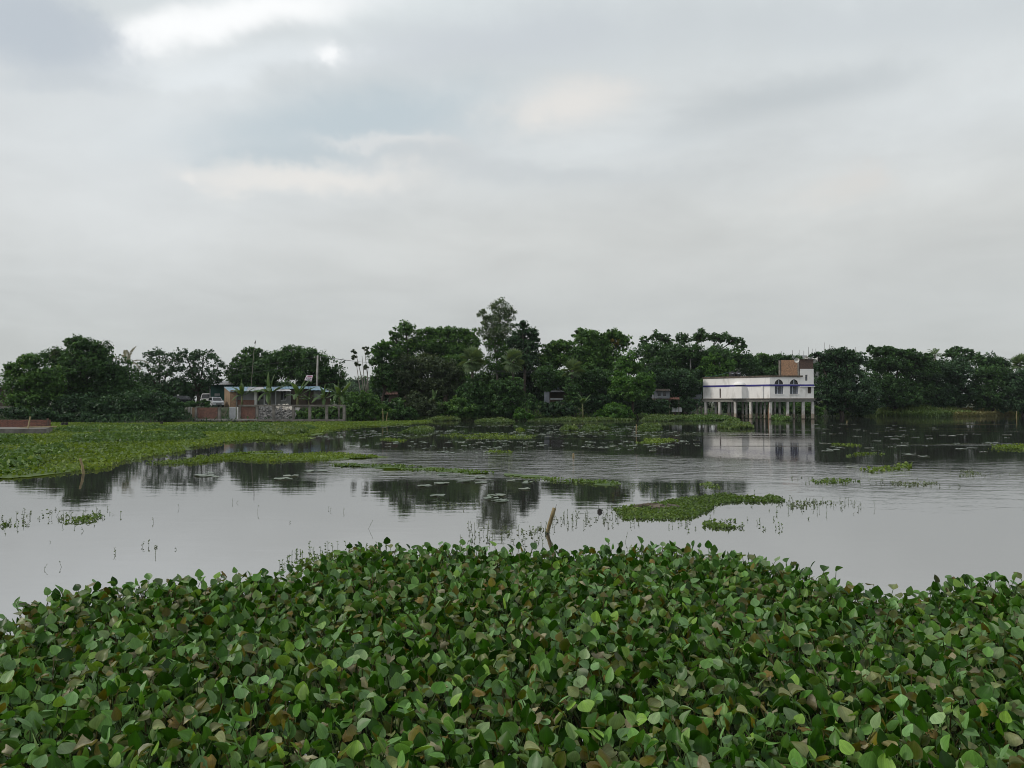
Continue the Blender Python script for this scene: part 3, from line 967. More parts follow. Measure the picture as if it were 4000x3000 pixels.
# ------------------------------------------------------------------ shore bushes
GB = "bushes along the far shore"
for i, (nm, lab, px, D, sp, mt) in enumerate([
    ("leafy_bush", "fresh green bush right of the concrete frame's end post", 1400, 101, [(1375, 1580, 40, 34), (1430, 1560, 46, 30), (1400, 1615, 60, 26)], "f_mid"),
    ("leafy_bush", "green bush beneath the bare saplings", 1470, 102, [(1455, 1585, 44, 40), (1490, 1610, 50, 30)], "f_mid"),
    ("leafy_bush", "dark bush below the rusty roofed hut", 1555, 105, [(1535, 1590, 50, 34), (1580, 1615, 60, 26)], "f_dark"),
    ("leafy_bush", "dull bush left of the first bamboo thicket on the shore", 1650, 107, [(1630, 1575, 60, 40), (1680, 1600, 64, 36)], "f_olive"),
    ("leafy_bush", "green mounded bush on the shore below the tall fan palm", 1770, 107, [(1740, 1600, 56, 34), (1810, 1595, 60, 38)], "f_mid"),
    ("glossy_bush", "broad leaved dark bush at the foot of the tall fan palm", 1860, 109, [(1845, 1516, 44, 34), (1830, 1545, 50, 46), (1885, 1560, 52, 44), (1860, 1600, 70, 34)], "f_dark"),
    ("glossy_bush", "dark bush at the foot of the second fan palm", 1980, 109, [(2004, 1508, 44, 34), (1945, 1520, 40, 36), (1950, 1570, 56, 46), (2010, 1560, 52, 48), (1980, 1610, 60, 26)], "f_dark"),
    ("round_bush", "round glossy shrub left of the house with the blue and white roof", 2082, 107, [(2080, 1580, 30, 34)], "f_dark"),
    ("leafy_bush", "dark bush in front of the house with the blue and white roof", 2180, 109, [(2150, 1596, 52, 26), (2215, 1600, 46, 26)], "f_deep"),
    ("leafy_bush", "dark bush hiding the foot of the smaller fan palm", 2245, 109.5, [(2236, 1522, 34, 36), (2250, 1560, 40, 30)], "f_dark"),
    ("leafy_bush", "low dark bush right of the single banana plant", 2330, 110, [(2320, 1580, 44, 34), (2370, 1570, 40, 30)], "f_deep"),
    ("leafy_bush", "dark bush under the bright spreading tree", 2520, 112, [(2480, 1585, 60, 28), (2560, 1590, 60, 28)], "f_deep"),
    ("leafy_bush", "dark green bush behind the tin box on the bank", 2640, 117, [(2620, 1575, 50, 22), (2690, 1580, 44, 26)], "f_deep"),
    ("bright_bush", "fresh green bush at the water's edge below the round glossy shrub", 2035, 105, [(2030, 1620, 34, 22), (2060, 1628, 26, 14)], "f_bright"),
    ("bright_bush", "big fresh green bush heaped at the water's edge right of the banana plant", 2400, 106, [(2400, 1605, 48, 32), (2360, 1620, 44, 22), (2435, 1618, 36, 24)], "f_bright"),
    ("leafy_bush", "leafy bush under the right end of the stilt building", 3160, 124, [(3140, 1590, 40, 26), (3180, 1605, 40, 22), (3090, 1600, 30, 22)], "f_mid"),
    ("leafy_bush", "dark bush in shade behind the stilt building's columns", 2900, 126, [(2860, 1590, 60, 26), (2940, 1590, 70, 26), (3020, 1592, 60, 24)], "f_deep"),
    ("leafy_bush", "dark low bush under the tallest left tree by the weed mat", 380, 93.5, [(300, 1632, 90, 20), (420, 1636, 80, 18)], "f_deep"),
    ("leafy_bush", "dark low bush between the two black stumps and the concrete frame", 580, 94, [(540, 1630, 80, 22), (650, 1625, 60, 26)], "f_deep"),
    ("leafy_bush", "dark bush behind the brick wall at far left", 90, 92, [(50, 1610, 60, 24), (150, 1620, 70, 26)], "f_deep"),
    ("leafy_bush", "green bush on the slope inside the concrete frame's right bays", 1240, 100, [(1180, 1622, 40, 22), (1250, 1615, 40, 22), (1300, 1610, 36, 26)], "f_mid"),
    ("leafy_bush", "shaggy shrub growing over the parked cars' bank", 760, 102, [(745, 1580, 36, 12), (800, 1575, 26, 12), (700, 1585, 40, 12)], "f_dark"),
]):
    bush(nm, lab, px, D, sp, M and mt, group=GB)

# ------------------------------------------------------------------ palms and bananas
def fan_leaf_mesh(name, n=15, spread=230, L=1.0, r=None):
    """Fan blade: n narrow stiff segments radiating from the petiole end; plus the petiole."""
    r = r or rng
    V, Q, T = [], [], []

    def q(a, b, c, d, t):
        i = len(V)
        V.extend([a, b, c, d])
        Q.append([i, i + 1, i + 2, i + 3])
        T.append(t)
    q((0, -0.9, 0), (0.03, -0.45, 0.02), (0, 0, 0), (-0.03, -0.45, 0.02), 0.6)
    for i in range(n):
        a = R(-spread / 2 + spread * i / (n - 1)) + r.uniform(-.04, .04)
        l = L * (0.72 + 0.28 * math.cos(a * 0.75)) * r.uniform(0.9, 1.05)
        dx, dy = math.sin(a), math.cos(a)
        w = 0.085 * L
        dz = -0.12 * l
        q((0, 0, 0), (dx * l * .6 + dy * w, dy * l * .6 - dx * w, 0.05), (dx * l, dy * l, dz), (dx * l * .6 - dy * w, dy * l * .6 + dx * w, -0.01), 0.35 + 0.5 * r.random())
    return np_mesh(name, V, Q, fval=T)


def feather_mesh(name, n=16, L=2.6, droop=0.9, w=0.55, seg=6, r=None):
    """Feather frond: arching rib with paired hanging leaflets."""
    r = r or rng
    V, Q, T = [], [], []

    def q(a, b, c, d, t):
        i = len(V)
        V.extend([a, b, c, d])
        Q.append([i, i + 1, i + 2, i + 3])
        T.append(t)

    def rib(t):
        return np.array([0, L * t * (1 - 0.18 * t), L * (0.35 * t - droop * t * t)])
    for i in range(seg):
        a, b = rib(i / seg), rib((i + 1) / seg)
        e = np.array([0.035, 0, 0])
        q(a - e, a + e, b + e, b - e, 0.7)
    for i in range(n):
        t = 0.12 + 0.88 * (i + .5) / n
        p = rib(t)
        l = w * math.sin(math.pi * min(0.97, 0.18 + t * 0.75)) ** 0.6
        for s in (-1, 1):
            tip = p + np.array([s * l, l * 0.35, -l * r.uniform(0.25, 0.75)])
            m = (p + tip) / 2
            q(p, m + np.array([0, 0.06, 0.05]), tip, m - np.array([0, 0.06, 0.02]), 0.3 + 0.5 * r.random())
    return np_mesh(name, V, Q, fval=T)


def banana_leaf_mesh(name, L=1.9, W_=0.5, droop=0.7, r=None):
    """Long paddle leaf with a pale midrib, arching over and torn along the edge."""
    r = r or rng
    seg = 9
    V, Q, T = [], [], []
    for i in range(seg + 1):
        t = i / seg
        y, z = L * t * (1 - 0.2 * droop * t), L * (0.45 * t - droop * 0.75 * t * t)
        w = W_ * 0.5 * (math.sin(math.pi * min(1, 0.06 + 0.94 * t)) ** 0.55 if 0.12 < t < 1 else 0.08)
        V += [(-w * r.uniform(0.8, 1.1), y - .05, z - w * 0.35), (-0.02, y, z), (0.02, y, z), (w * r.uniform(0.8, 1.1), y - .05, z - w * 0.35)]
    for i in range(seg):
        for k in range(3):
            a = i * 4 + k
            Q.append([a, a + 1, a + 5, a + 4])
            T.append(0.95 if k == 1 else 0.3 + 0.4 * r.random())
    return np_mesh(name, V, Q, fval=T)


FAN = [fan_leaf_mesh("fan_leaf", r=np.random.default_rng(i)) for i in range(4)]
FEATHER = [feather_mesh("feather_frond", r=np.random.default_rng(i), droop=d) for i, d in enumerate((0.45, 0.7, 1.0))]
BANANA = [banana_leaf_mesh("banana_leaf", droop=d, r=np.random.default_rng(i)) for i, d in enumerate((0.35, 0.8, 1.15))]


def palm(name, label, px, D, crown_py, meshes, mat, count, size, trunk_r, el=(75, -40), group="palms on the far bank", bare=0.25, lean=0.0):
    r = np.random.default_rng(int(px) + 5)
    top = W(px, crown_py, D)
    base = Vector((top.x - lean, D, max(gz(top.x, D), 0.0)))
    root = thing(name, base, label, "palm", group)
    k = (top - base)
    MB().tube([base - Vector((0, 0, .3)), base + k * .3 + Vector((lean * .15, 0, 0)), base + k * .7, top + Vector((0, 0, .1))],
              [trunk_r * 1.3, trunk_r, trunk_r * .9, trunk_r * .8], 10).build("trunk", M["palm_bark"], root, smooth=True)
    mats = mat if isinstance(mat, (list, tuple)) else [mat]
    for i in range(count):
        me = meshes[i % len(meshes)]
        if not me.materials:
            me.materials.append(M[mats[0]])
        o = bpy.data.objects.new("frond", me)
        col.objects.link(o)
        o.parent = root
        az = i * 2.399 + r.uniform(-.3, .3)
        e = R(el[0] + (el[1] - el[0]) * (i / max(1, count - 1)) + r.uniform(-9, 9))
        d = Vector((math.cos(az) * math.cos(e), math.sin(az) * math.cos(e), math.sin(e)))
        side = d.cross(Vector((0, 0, 1))).normalized()
        side = (Matrix.Rotation(r.uniform(-.55, .55) * (1.0 if meshes is FAN else .2), 3, d) @ side).normalized()
        nrm = side.cross(d)
        sc = size * r.uniform(0.85, 1.12)
        mt = Matrix((side, d, nrm)).transposed().to_4x4() @ Matrix.Diagonal((sc, sc, sc, 1))
        pos = (top - base) + d * bare * size * 3.4
        o.matrix_basis = Matrix.Translation(pos) @ mt
    return root


palm("fan_palm", "tall fan palm with hanging brown dead leaves in the middle bank", 1845, 110, 1408, FAN, "f_palm", 26, 1.35, 0.24, (86, -62), bare=0.20)
palm("fan_palm", "second fan palm standing below the blackish pointed tree", 2004, 111, 1412, FAN, "f_palm", 24, 1.3, 0.24, (86, -55), bare=0.20)
palm("fan_palm", "smaller fan palm under the wide domed tree", 2236, 111, 1448, FAN, "f_palm", 19, 1.15, 0.22, (86, -30), bare=0.20)
palm("fan_palm", "fan palm at the right edge of the picture", 3985, 147, 1425, FAN, "f_palm", 24, 1.4, 0.26, (86, -40), bare=0.20)
palm("coconut_palm", "coconut palm poking above the right bank trees", 3652, 146, 1388, FEATHER, "f_deep2" if False else "f_palm", 15, 0.75, 0.16, (75, -25), bare=0.02)
DRY = [feather_mesh("dry_frond", r=np.random.default_rng(20 + i), droop=d, w=0.4) for i, d in enumerate((0.55, 0.95))]
for me in DRY:
    me.materials.append(M["f_dry"])
palm("dead_palm", "dead grey palm whose dry fronds stick out of the tallest left tree", 500, 104, 1425, DRY, "f_dry", 6, 1.05, 0.14, (78, 20), bare=0.02)


def banana(label, px, D, top_py, count=8, size=1.0, base_py=None):
    r = np.random.default_rng(int(px) + 9)
    top = W(px, top_py, D)
    bx = top.x + r.uniform(-.15, .15)
    base = Vector((bx, D, max(gz(bx, D), 0.02)))
    root = thing("banana_plant", base, label, "banana plant", "banana plants on the far bank")
    MB().tube([base - Vector((0, 0, .2)), base.lerp(top, .5), top], [0.13 * size, 0.11 * size, 0.07 * size], 8).build("stalk", M["f_stalk"], root, smooth=True)
    for i in range(count):
        me = BANANA[i % 3]
        if not me.materials:
            me.materials.append(M["f_banana"])
        o = bpy.data.objects.new("leaf", me)
        col.objects.link(o)
        o.parent = root
        az = i * 2.2 + r.uniform(-.4, .4)
        e = R(r.uniform(-5, 82))
        d = Vector((math.cos(az) * math.cos(e), math.sin(az) * math.cos(e), math.sin(e)))
        side = d.cross(Vector((0, 0, 1))).normalized()
        sc = size * r.uniform(0.8, 1.15)
        o.matrix_basis = Matrix.Translation(top - base) @ Matrix((side, d, side.cross(d))).transposed().to_4x4() @ Matrix.Diagonal((sc, sc, sc, 1))


M["f_stalk"] = surf("banana_stalk", (0.13, 0.15, 0.06), (0.09, 0.08, 0.04), 5.0, 0.7)
banana("banana plant in front of the left gable of the tin roofed house", 945, 104, 1548, 9, 1.2)
banana("large banana plant before the middle of the tin roofed house", 1052, 103.5, 1540, 12, 1.6)
banana("tall banana plant with upright leaves under the pink banner", 1162, 103.5, 1552, 8, 1.5)
banana("banana plant against the dark brown house wall", 1205, 104, 1566, 8, 1.0)
banana("banana plant below the pointed end of the blue roof", 1265, 103.5, 1560, 10, 1.25)
banana("banana plant leaning out at the house's right corner", 1325, 104.5, 1552, 10, 1.5)
banana("single banana plant standing free on the middle bank", 2275, 106.5, 1578, 9, 1.05)
banana("pale banana clump leaf tops right of the rusty roofed hut", 1695, 108, 1560, 7, 0.9)

# ------------------------------------------------------------------ stilt building
def wall_panel(P0, d, inward, outline, holes, th):
    """Upright wall with openings: outline and holes are (s, z) loops along direction d from P0."""
    bm = bmesh.new()
    loops = []
    for lp in [outline] + holes:
        vs_ = [bm.verts.new(Vector((P0.x + d.x * s, P0.y + d.y * s, z))) for s, z in lp]
        es = [bm.edges.new((vs_[i], vs_[(i + 1) % len(vs_)])) for i in range(len(vs_))]
        loops.append((vs_, es))
    bmesh.ops.triangle_fill(bm, use_beauty=True, use_dissolve=False, edges=[e for _, es in loops for e in es])
    front = [[v.co.copy() for v in f.verts] for f in bm.faces]
    bm.free()
    mb = MB()
    inw = Vector((inward.x, inward.y, 0)) * th
    for f in front:
        mb.add(f, [tuple(range(len(f)))])
        mb.add([p + inw for p in f], [tuple(range(len(f)))[::-1]])
    for lp in [outline] + holes:
        pts = [Vector((P0.x + d.x * s, P0.y + d.y * s, z)) for s, z in lp]
        for i in range(len(pts)):
            a, b = pts[i], pts[(i + 1) % len(pts)]
            mb.add([a, b, b + inw, a + inw], [(0, 1, 2, 3)])
    return mb


D0 = 112.0
Cc = W(3008, 1637, D0)
Rr = W(3180, 1637, D0)
Ll = W(2747, 1600, 120.0)
Cc.z = Rr.z = Ll.z = 0
dl = (Ll - Cc).normalized()
len_l = (Ll - Cc).length
len_r = Rr.x - Cc.x
dr = Vector((1, 0, 0))
nl = Vector((-dl.y, dl.x, 0))
if nl.y > 0:
    nl = -nl                      # outward normal of the left wall (towards the pond)
zz = lambda py: W(3008, py, D0).z


def sl(px):
    """Distance along the left wall from the corner for a photo column."""
    u = (px - CX) / F
    return (u * Cc.y - Cc.x) / (dl.x - u * dl.y)


sr = lambda px: W(px, 1500, D0).x - Cc.x
zb, zf, zt, zs0, zs1 = zz(1566), zz(1556), zz(1473), zz(1508), zz(1502)
stilt = thing("stilt_building", Vector((Cc.x, Cc.y, 0)), "white two tone building with blue stripe standing on concrete stilts in the water", "building")


def lp(s, out=0.0, z=0.0):
    return Cc + dl * s + nl * out + Vector((0, 0, z))


def wl_box(mb, s0, s1, z0, z1, out0, out1):
    """Box laid along the left wall, from out0 to out1 metres proud of it."""
    b = [lp(s0, out0, z0), lp(s1, out0, z0), lp(s1, out1, z0), lp(s0, out1, z0)]
    t = [Vector((p.x, p.y, z1)) for p in b]
    return mb.hexa(b + t)


Bk = Rr + dl * len_l
# floor slab, beams
MB().prism([p + Vector((0, 0, zb + .06)) for p in (lp(len_l + .15, .18), lp(0, .18) + Vector((0, -.12, 0)), Rr + Vector((.15, -.18, 0)), Bk + Vector((.1, .1, 0)))],
           [p + Vector((0, 0, zf - .10)) for p in (lp(len_l + .15, .18), lp(0, .18) + Vector((0, -.12, 0)), Rr + Vector((.15, -.18, 0)), Bk + Vector((.1, .1, 0)))]).build("floor_slab", M["concrete"], stilt)
MB().prism([p + Vector((0, 0, zf - .098)) for p in (lp(len_l + .25, .3), lp(0, .3) + Vector((0, -.2, 0)), Rr + Vector((.28, -.3, 0)), Bk + Vector((.2, .2, 0)))],
           [p + Vector((0, 0, zf)) for p in (lp(len_l + .25, .3), lp(0, .3) + Vector((0, -.2, 0)), Rr + Vector((.28, -.3, 0)), Bk + Vector((.2, .2, 0)))]).build("slab_edge", M["dark_edge"], stilt, label="mouldy dark edge of the floor slab")
wl_box(MB(), 0.05, len_l, zb - .14, zb + .056, -.32, .06).build("beam", M["concrete"], stilt)
MB().box((Cc.x + len_r / 2, D0 + .13, zb - .04), (len_r - .1, .3, .19)).build("beam", M["concrete"], stilt)
# walls
holesl = [[(sl(2816), zz(1553)), (sl(2810), zz(1553)), (sl(2810), zz(1515)), (sl(2816), zz(1515))]]
outl = [(0.0, zf), (len_l, zf), (len_l, zt), (0.0, zt)]
wall_panel(Cc + nl * 0.0, dl, -nl, outl, holesl, 0.22).build("left_wall", M["plaster"], stilt)


def ogee(x0, x1, zb_, zt_, n=9):
    """Pointed onion arch outline from the springing line."""
    w, h, cx_ = x1 - x0, zt_ - zb_, (x0 + x1) / 2
    half = []
    for i in range(n + 1):
        t = i / n
        x = 0.5 * w * (1.02 * math.cos(t * math.pi / 2) ** 0.62 if t < 0.995 else 0.0)
        z = h * (0.80 * math.sin(t * math.pi / 2) ** 1.15 + 0.20 * t ** 7)
        half.append((x, z))
    return [(cx_ + x, zb_ + z) for x, z in half] + [(cx_ - x, zb_ + z) for x, z in half[-2::-1]]


s0 = 0.0
tw0 = sr(3126)
ztw = zz(1441)
outr = [(0.003, zf), (len_r, zf), (len_r, ztw), (tw0, ztw), (tw0, zt), (0.003, zt)]
wins = [(3026, 3060), (3085, 3119)]
holesr = []
for a, b in wins:
    holesr.append([(sr(a), zz(1539)), (sr(b), zz(1539)), (sr(b), zs0 - .03), (sr(a), zs0 - .03)])
    holesr.append(ogee(sr(a), sr(b), zs1 + .05, zz(1481)))
holesr.append([(sr(3146), zz(1487)), (sr(3155), zz(1487)), (sr(3155), zz(1464)), (sr(3146), zz(1464))])
holesr.append([(sr(3155), zz(1537)), (sr(3169), zz(1537)), (sr(3169), zz(1512)), (sr(3155), zz(1512))])
wall_panel(Cc, dr, Vector((0, 1, 0)), outr, holesr, 0.22).build("front_wall", M["plaster"], stilt)
# unseen sides and roof close the volume
MB().prism([Rr + Vector((0, .23, zf)), Rr + dl * len_l + Vector((0, 0, zf)), Rr + dl * len_l + Vector((-.22, 0, zf)), Rr + Vector((-.22, .23, zf))],
           [Rr + Vector((0, .23, zt)), Rr + dl * len_l + Vector((0, 0, zt)), Rr + dl * len_l + Vector((-.22, 0, zt)), Rr + Vector((-.22, .23, zt))]).build("side_wall", M["plaster"], stilt)
MB().prism([lp(len_l - .01, -.23, zf), Bk + Vector((-.25, -.01, zf)), Bk + Vector((-.25, -.23, zf)), lp(len_l - .2, -.23, zf)],
           [lp(len_l - .01, -.23, zt), Bk + Vector((-.25, -.01, zt)), Bk + Vector((-.25, -.23, zt)), lp(len_l - .2, -.23, zt)]).build("back_wall", M["plaster"], stilt)
MB().prism([lp(len_l + .1, .1, zt + .003), lp(0, .1, zt + .003), Rr + Vector((-1.9, -.1, zt + .003)), Rr + Vector((-.3, .4, zt + .003)), Bk + Vector((0, 0, zt + .003))],
           [lp(len_l + .1, .1, zt + .24), lp(0, .1, zt + .24), Rr + Vector((-1.9, -.1, zt + .24)), Rr + Vector((-.3, .4, zt + .24)), Bk + Vector((0, 0, zt + .24))]).build("roof_slab", M["dark_edge"], stilt, label="stained black roof edge")
# blue stripe with a thin white ledge
wl_box(MB(), -.03, len_l + .02, zs0 - .02, zs1 + .02, .003, .05).build("blue_stripe", M["blue"], stilt)
MB().box((Cc.x + len_r / 2, D0 - .025, (zs0 + zs1) / 2), (len_r + .1, .044, zs1 - zs0 + .04)).build("blue_stripe", M["blue"], stilt)
# windows
for a, b in wins:
    w = MB().box((Cc.x + (sr(a) + sr(b)) / 2, D0 + .30, (zz(1539) + zz(1482)) / 2), (sr(b) - sr(a) + .3, .03, zz(1482) - zz(1539) + .3)).build("window", M["glass"], stilt)
    fr = MB()
    for f in (0.02, 0.31, 0.86):
        fr.box((Cc.x + sr(a) + (sr(b) - sr(a)) * f, D0 + .10, (zz(1539) + zs0) / 2), (.09, .05, zs0 - zz(1539) - .02))
    for k in range(7):
        fr.box((Cc.x + (sr(a) + sr(b)) / 2, D0 + .16, zz(1537) + k * (zs0 - zz(1537)) / 7), (sr(b) - sr(a), .02, .018))
    fr.build("frame", M["frame"], w)
    MB().box((Cc.x + (sr(a) + sr(b)) / 2, D0 + .13, (zs1 + zz(1483)) / 2 + .02), (.10, .05, zz(1484) - zs1)).build("mullion", M["frame"], w)
    MB().box((Cc.x + (sr(a) + sr(b)) / 2, D0 - .03, zz(1540) - .02), (sr(b) - sr(a) + .16, .09, .06)).build("sill", M["plaster"], w)
w = MB().box((Cc.x + sr(3150.5), D0 + .26, zz(1475.5)), (.55, .03, 1.1)).build("window", M["glass"], stilt)
MB().box((Cc.x + sr(3150.5), D0 + .12, zz(1475.5)), (.04, .04, zz(1464) - zz(1487))).build("mullion", M["frame"], w)
w = MB().box((Cc.x + sr(3162), D0 + .26, zz(1524.5)), (.8, .03, 1.2)).build("window", M["wall_dark"], stilt)
MB().box(((Cc.x + sr(3125) + Rr.x + .12) / 2, D0 - .12, zz(1509.6)), (Rr.x + .12 - Cc.x - sr(3125), .235, .09)).build("window_hood", M["plaster"], stilt)
# niche bay on the left wall: three sided, with a half dome
s_a, s_b, s_m0, s_m1 = sl(2856), sl(2918), sl(2880), sl(2905)
zn0, zn1 = zf + .002, zs0 - .022
prof = [lp(s_a, .002), lp(s_a - .25, .75), lp(s_b + .35, .95), lp(s_b, .002)]
MB().prism([p + Vector((0, 0, zn0)) for p in prof], [p + Vector((0, 0, zn1)) for p in prof]).build("prayer_niche", M["plaster"], stilt, label="three sided bay with half dome on the left wall")
dome = MB()
sm, rad_s, rad_o = (s_a * .45 + s_b * .55), abs(s_a - s_b) * .36, .78
rows, cols_ = 5, 10
for i in range(rows):
    for j in range(cols_):
        q = []
        for (ii, jj) in ((i, j), (i, j + 1), (i + 1, j + 1), (i + 1, j)):
            e, a = ii / rows * math.pi / 2, jj / cols_ * math.pi
            q.append(lp(sm + math.cos(a) * math.cos(e) * rad_s, .056 + math.sin(a) * math.cos(e) * rad_o, zn1 + .25 + math.sin(e) * (zz(1487) - zs1)))
        dome.add(q, [(0, 1, 2, 3)])
dome.build("half_dome", M["plaster"], stilt, smooth=True)
for px, w_ in ((2852, .3), (2978, .3)):
    wl_box(MB(), sl(px) - w_ / 2, sl(px) + w_ / 2, zf + .002, zs0 - .022, .002, .16).build("pilaster", M["plaster"], stilt)
wl_box(MB(), sl(2818), sl(2808), zz(1555), zz(1514), -.3, -.24).build("slot_panel", M["brick_brown"], stilt)


# columns: pond side rows, then inner rows; water stains on their feet
def column_mat():
    m, t, out = new_mat("stained_column")
    L = t.links.new
    geo = N(t, "ShaderNodeNewGeometry")
    sp = N(t, "ShaderNodeSeparateXYZ")
    L(geo.outputs["Position"], sp.inputs[0])
    nz = N(t, "ShaderNodeTexNoise")
    nz.inputs["Scale"].default_value = 2.4
    nz.inputs["Detail"].default_value = 6
    L(geo.outputs["Position"], nz.inputs["Vector"])
    f = mth(t, "MULTIPLY", mth(t, "SUBTRACT", nz.outputs["Fac"], 0.36), 3.2, clamp=True)
    c = mixc(t, f, (0.60, 0.585, 0.56), (0.40, 0.39, 0.37))
    lim = mth(t, "MULTIPLY_ADD", nz.outputs["Fac"], 0.9, 0.45)
    st = mth(t, "MULTIPLY", mth(t, "SUBTRACT", lim, sp.outputs[2]), 4.0, clamp=True)
    c = mixc(t, mth(t, "MULTIPLY", st, 0.7), c, (0.24, 0.175, 0.105))
    wet = mth(t, "MULTIPLY", mth(t, "SUBTRACT", 0.16, sp.outputs[2]), 14.0, clamp=True)
    c = mixc(t, mth(t, "MULTIPLY", wet, 0.8), c, (0.05, 0.042, 0.03))
    b = N(t, "ShaderNodeBsdfPrincipled")
    b.inputs["Roughness"].default_value = 0.85
    L(c, b.inputs["Base Color"])
    L(b.outputs[0], out.inputs[0])
    return m


M["column"] = column_mat()
cw = 0.36
for px in (2754, 2809, 2870, 2930):
    p = lp(sl(px), -.18)
    MB().box((p.x, p.y, (zb - .14 - 1.2) / 2), (cw, cw, zb - .14 + 1.2), rz=math.atan2(dl.y, dl.x)).build("column", M["column"], stilt)
for px in (3011, 3077, 3138, 3175):
    x = W(px, 1600, D0 + .1).x
    MB().box((x, D0 + .2, (zb - .138 - 1.2) / 2), (cw, cw, zb - .138 + 1.2)).build("column", M["column"], stilt)
for i, (t, a) in enumerate([(t, a) for t in (2.6, 5.6, 8.6) for a in (0.28, 0.62, 0.95)] + [(11.0, 0.3), (11.0, .7)]):
    p = Cc + dl * t + Vector((a * len_r, 0.35, 0))
    g0 = min(0.0, gz(p.x, p.y)) - 1.0
    MB().box((p.x, p.y, (zb + g0) / 2), (.24, .24, zb - g0), rz=.2).build("inner_column", M["column"], stilt)
p = lp(sl(2999) + .3, -1.2)
MB().box((p.x, p.y, (zb - 1) / 2), (.42, .42, zb + 1), rz=.3).build("brick_column", M["brick_tan"], stilt, label="tan brick pier under the front corner")
# stair room on the roof
A_ = Vector((Cc.x + sr(3124), D0 + .02, 0))
sd = dl
MB().prism([A_ + Vector((0, 0, ztw + .004)), Vector((Rr.x - .05, D0 + .02, ztw + .004)), Vector((Rr.x - .05, D0 + .26, ztw + .004)), A_ + Vector((0, .24, ztw + .004))],
           [A_ + Vector((0, 0, zz(1405))), Vector((Rr.x - .05, D0 + .02, zz(1405))), Vector((Rr.x - .05, D0 + .26, zz(1405))), A_ + Vector((0, .24, zz(1405)))]).build("upper_wall", M["brick_brown"], stilt, label="bare brown brick upper front of the stair room")
b0, b1 = A_ + sd * .2 + Vector((0, .25, 0)), A_ + sd * 2.75 + Vector((0, .25, 0))
zr = zt + .243
base = [b0, b1, b1 + Vector((.25, .05, 0)), b0 + Vector((.25, .05, 0))]
tops = [zz(1405.5), zz(1403), zz(1403), zz(1405.5)]
MB().prism([q + Vector((0, 0, zr)) for q in base], [Vector((q.x, q.y, h)) for q, h in zip(base, tops)]).build("stair_wall", M["brick_tan"], stilt, label="bare tan brick side wall of the stair room")
for q, h in ((A_ + sd * .05 + Vector((-.02, .12, 0)), zz(1404)), (A_ + sd * 2.95 + Vector((0, .25, 0)), zz(1404.5))):
    MB().box((q.x, q.y, (zr + h) / 2), (.26, .26, h - zr), rz=.6).build("corner_post", M["concrete_old"], stilt)
MB().box((Rr.x - .2, D0 + 1.6, (zr + zz(1405)) / 2), (.22, 2.6, zz(1405) - zr)).build("stair_wall", M["brick_brown"], stilt)
MB().box(((A_.x + Rr.x) / 2, D0 + .12, zz(1404) + .03), (Rr.x - A_.x + .2, .5, .08)).build("coping", M["dark_edge"], stilt)


# loudspeakers: flared horn on a bracket
def horn(label, px, py, D, yaw, size):
    c = W(px, py, D)
    root = thing("loudspeaker_horn", c, label, "loudspeaker", "loudspeaker horns on the stair room")
    d = Vector((math.sin(yaw), -math.cos(yaw), -.05))
    MB().tube([c + d * t for t in (.0, .12, .24, .34, .40)], [.05 * size, .09 * size, .17 * size, .28 * size, .36 * size], 14, cap=False).build("flare", M["horn"], root, smooth=True)
    MB().tube([c - d * .28, c - d * .02], [.10 * size, .10 * size], 10).build("driver", M["horn"], root, smooth=True)
    MB().tube([c - d * .1, c - d * .12 - Vector((0, 0, .42))], .025, 6).build("bracket", M["steel"], root)


horn("grey loudspeaker horn hanging at the corner of the tan brick wall", 3114, 1407, 111.6, -.5, 1.0)
horn("white loudspeaker horn on the brown brick top, facing left", 3157, 1399, 112.3, -1.1, .9)
horn("white loudspeaker horn at the right end of the brown brick top", 3182, 1402, 112.4, 1.1, .9)


def tank(label, px, D):
    c = W(px, 1470, D)
    base = Vector((c.x, c.y, zt + .243))
    root = thing("water_tank", base, label, "water tank", "black roof tanks")
    b = base
    MB().tube([b, b + Vector((0, 0, .08)), b + Vector((0, 0, .62)), b + Vector((0, 0, .74)), b + Vector((0, 0, .8))], [.44, .47, .47, .36, .2], 18).build("tank_body", M["black_plastic"], root, smooth=True)
    MB().tube([b + Vector((0, 0, .79)), b + Vector((0, 0, .87))], [.17, .16], 14).build("lid", M["black_plastic"], root)
    MB().box(b + Vector((-.05, -.48, .52)), (.3, .02, .1)).build("label_plate", M["frame"], root)


tank("black water tank on the stilt building's roof, the one with the hose", 2859, 119.0)
tank("black water tank on the stilt building's roof, closer to the stair room", 2883, 119.3)

hose_pts = [W(2851, 1452, 118.5), W(2820, 1462, 118.8), W(2790, 1469, 119.2), W(2757, 1470, 119.9), W(2747, 1478, 120.2), W(2742, 1530, 120.2), W(2726, 1582, 119.8),
            W(2712, 1604, 119.5), W(2700, 1610, 119.2), W(2690, 1604, 119.0), W(2679, 1586, 118.8)]
tag(MB().tube(hose_pts, .035, 6).build("garden_hose", M["hose"], smooth=True), "green hose slung from the roof tank down to the bank posts", "hose")
for i, (px, y0, y1, D, r_, lab) in enumerate([(2678, 1566, 1614, 118.8, .15, "thick concrete post on the bank, the leftmost beside the stilt building"),
                                              (2724, 1568, 1618, 119.6, .085, "thin pale post where the hose hangs, beside the stilt building"),
                                              (2740, 1566, 1618, 121.0, .11, "brownish post next to the stilt building's left corner")]):
    a, b = W(px, y0, D), W(px, y1, D)
    b.z = min(b.z, gz(b.x, D) - .2)
    mb = MB().box(((a.x + b.x) / 2, D, (a.z + b.z) / 2), (r_ * 2, r_ * 2, a.z - b.z), rz=.2)
    tag(mb.build("bank_post", M["concrete_old"]), lab, "post", "posts beside the stilt building")
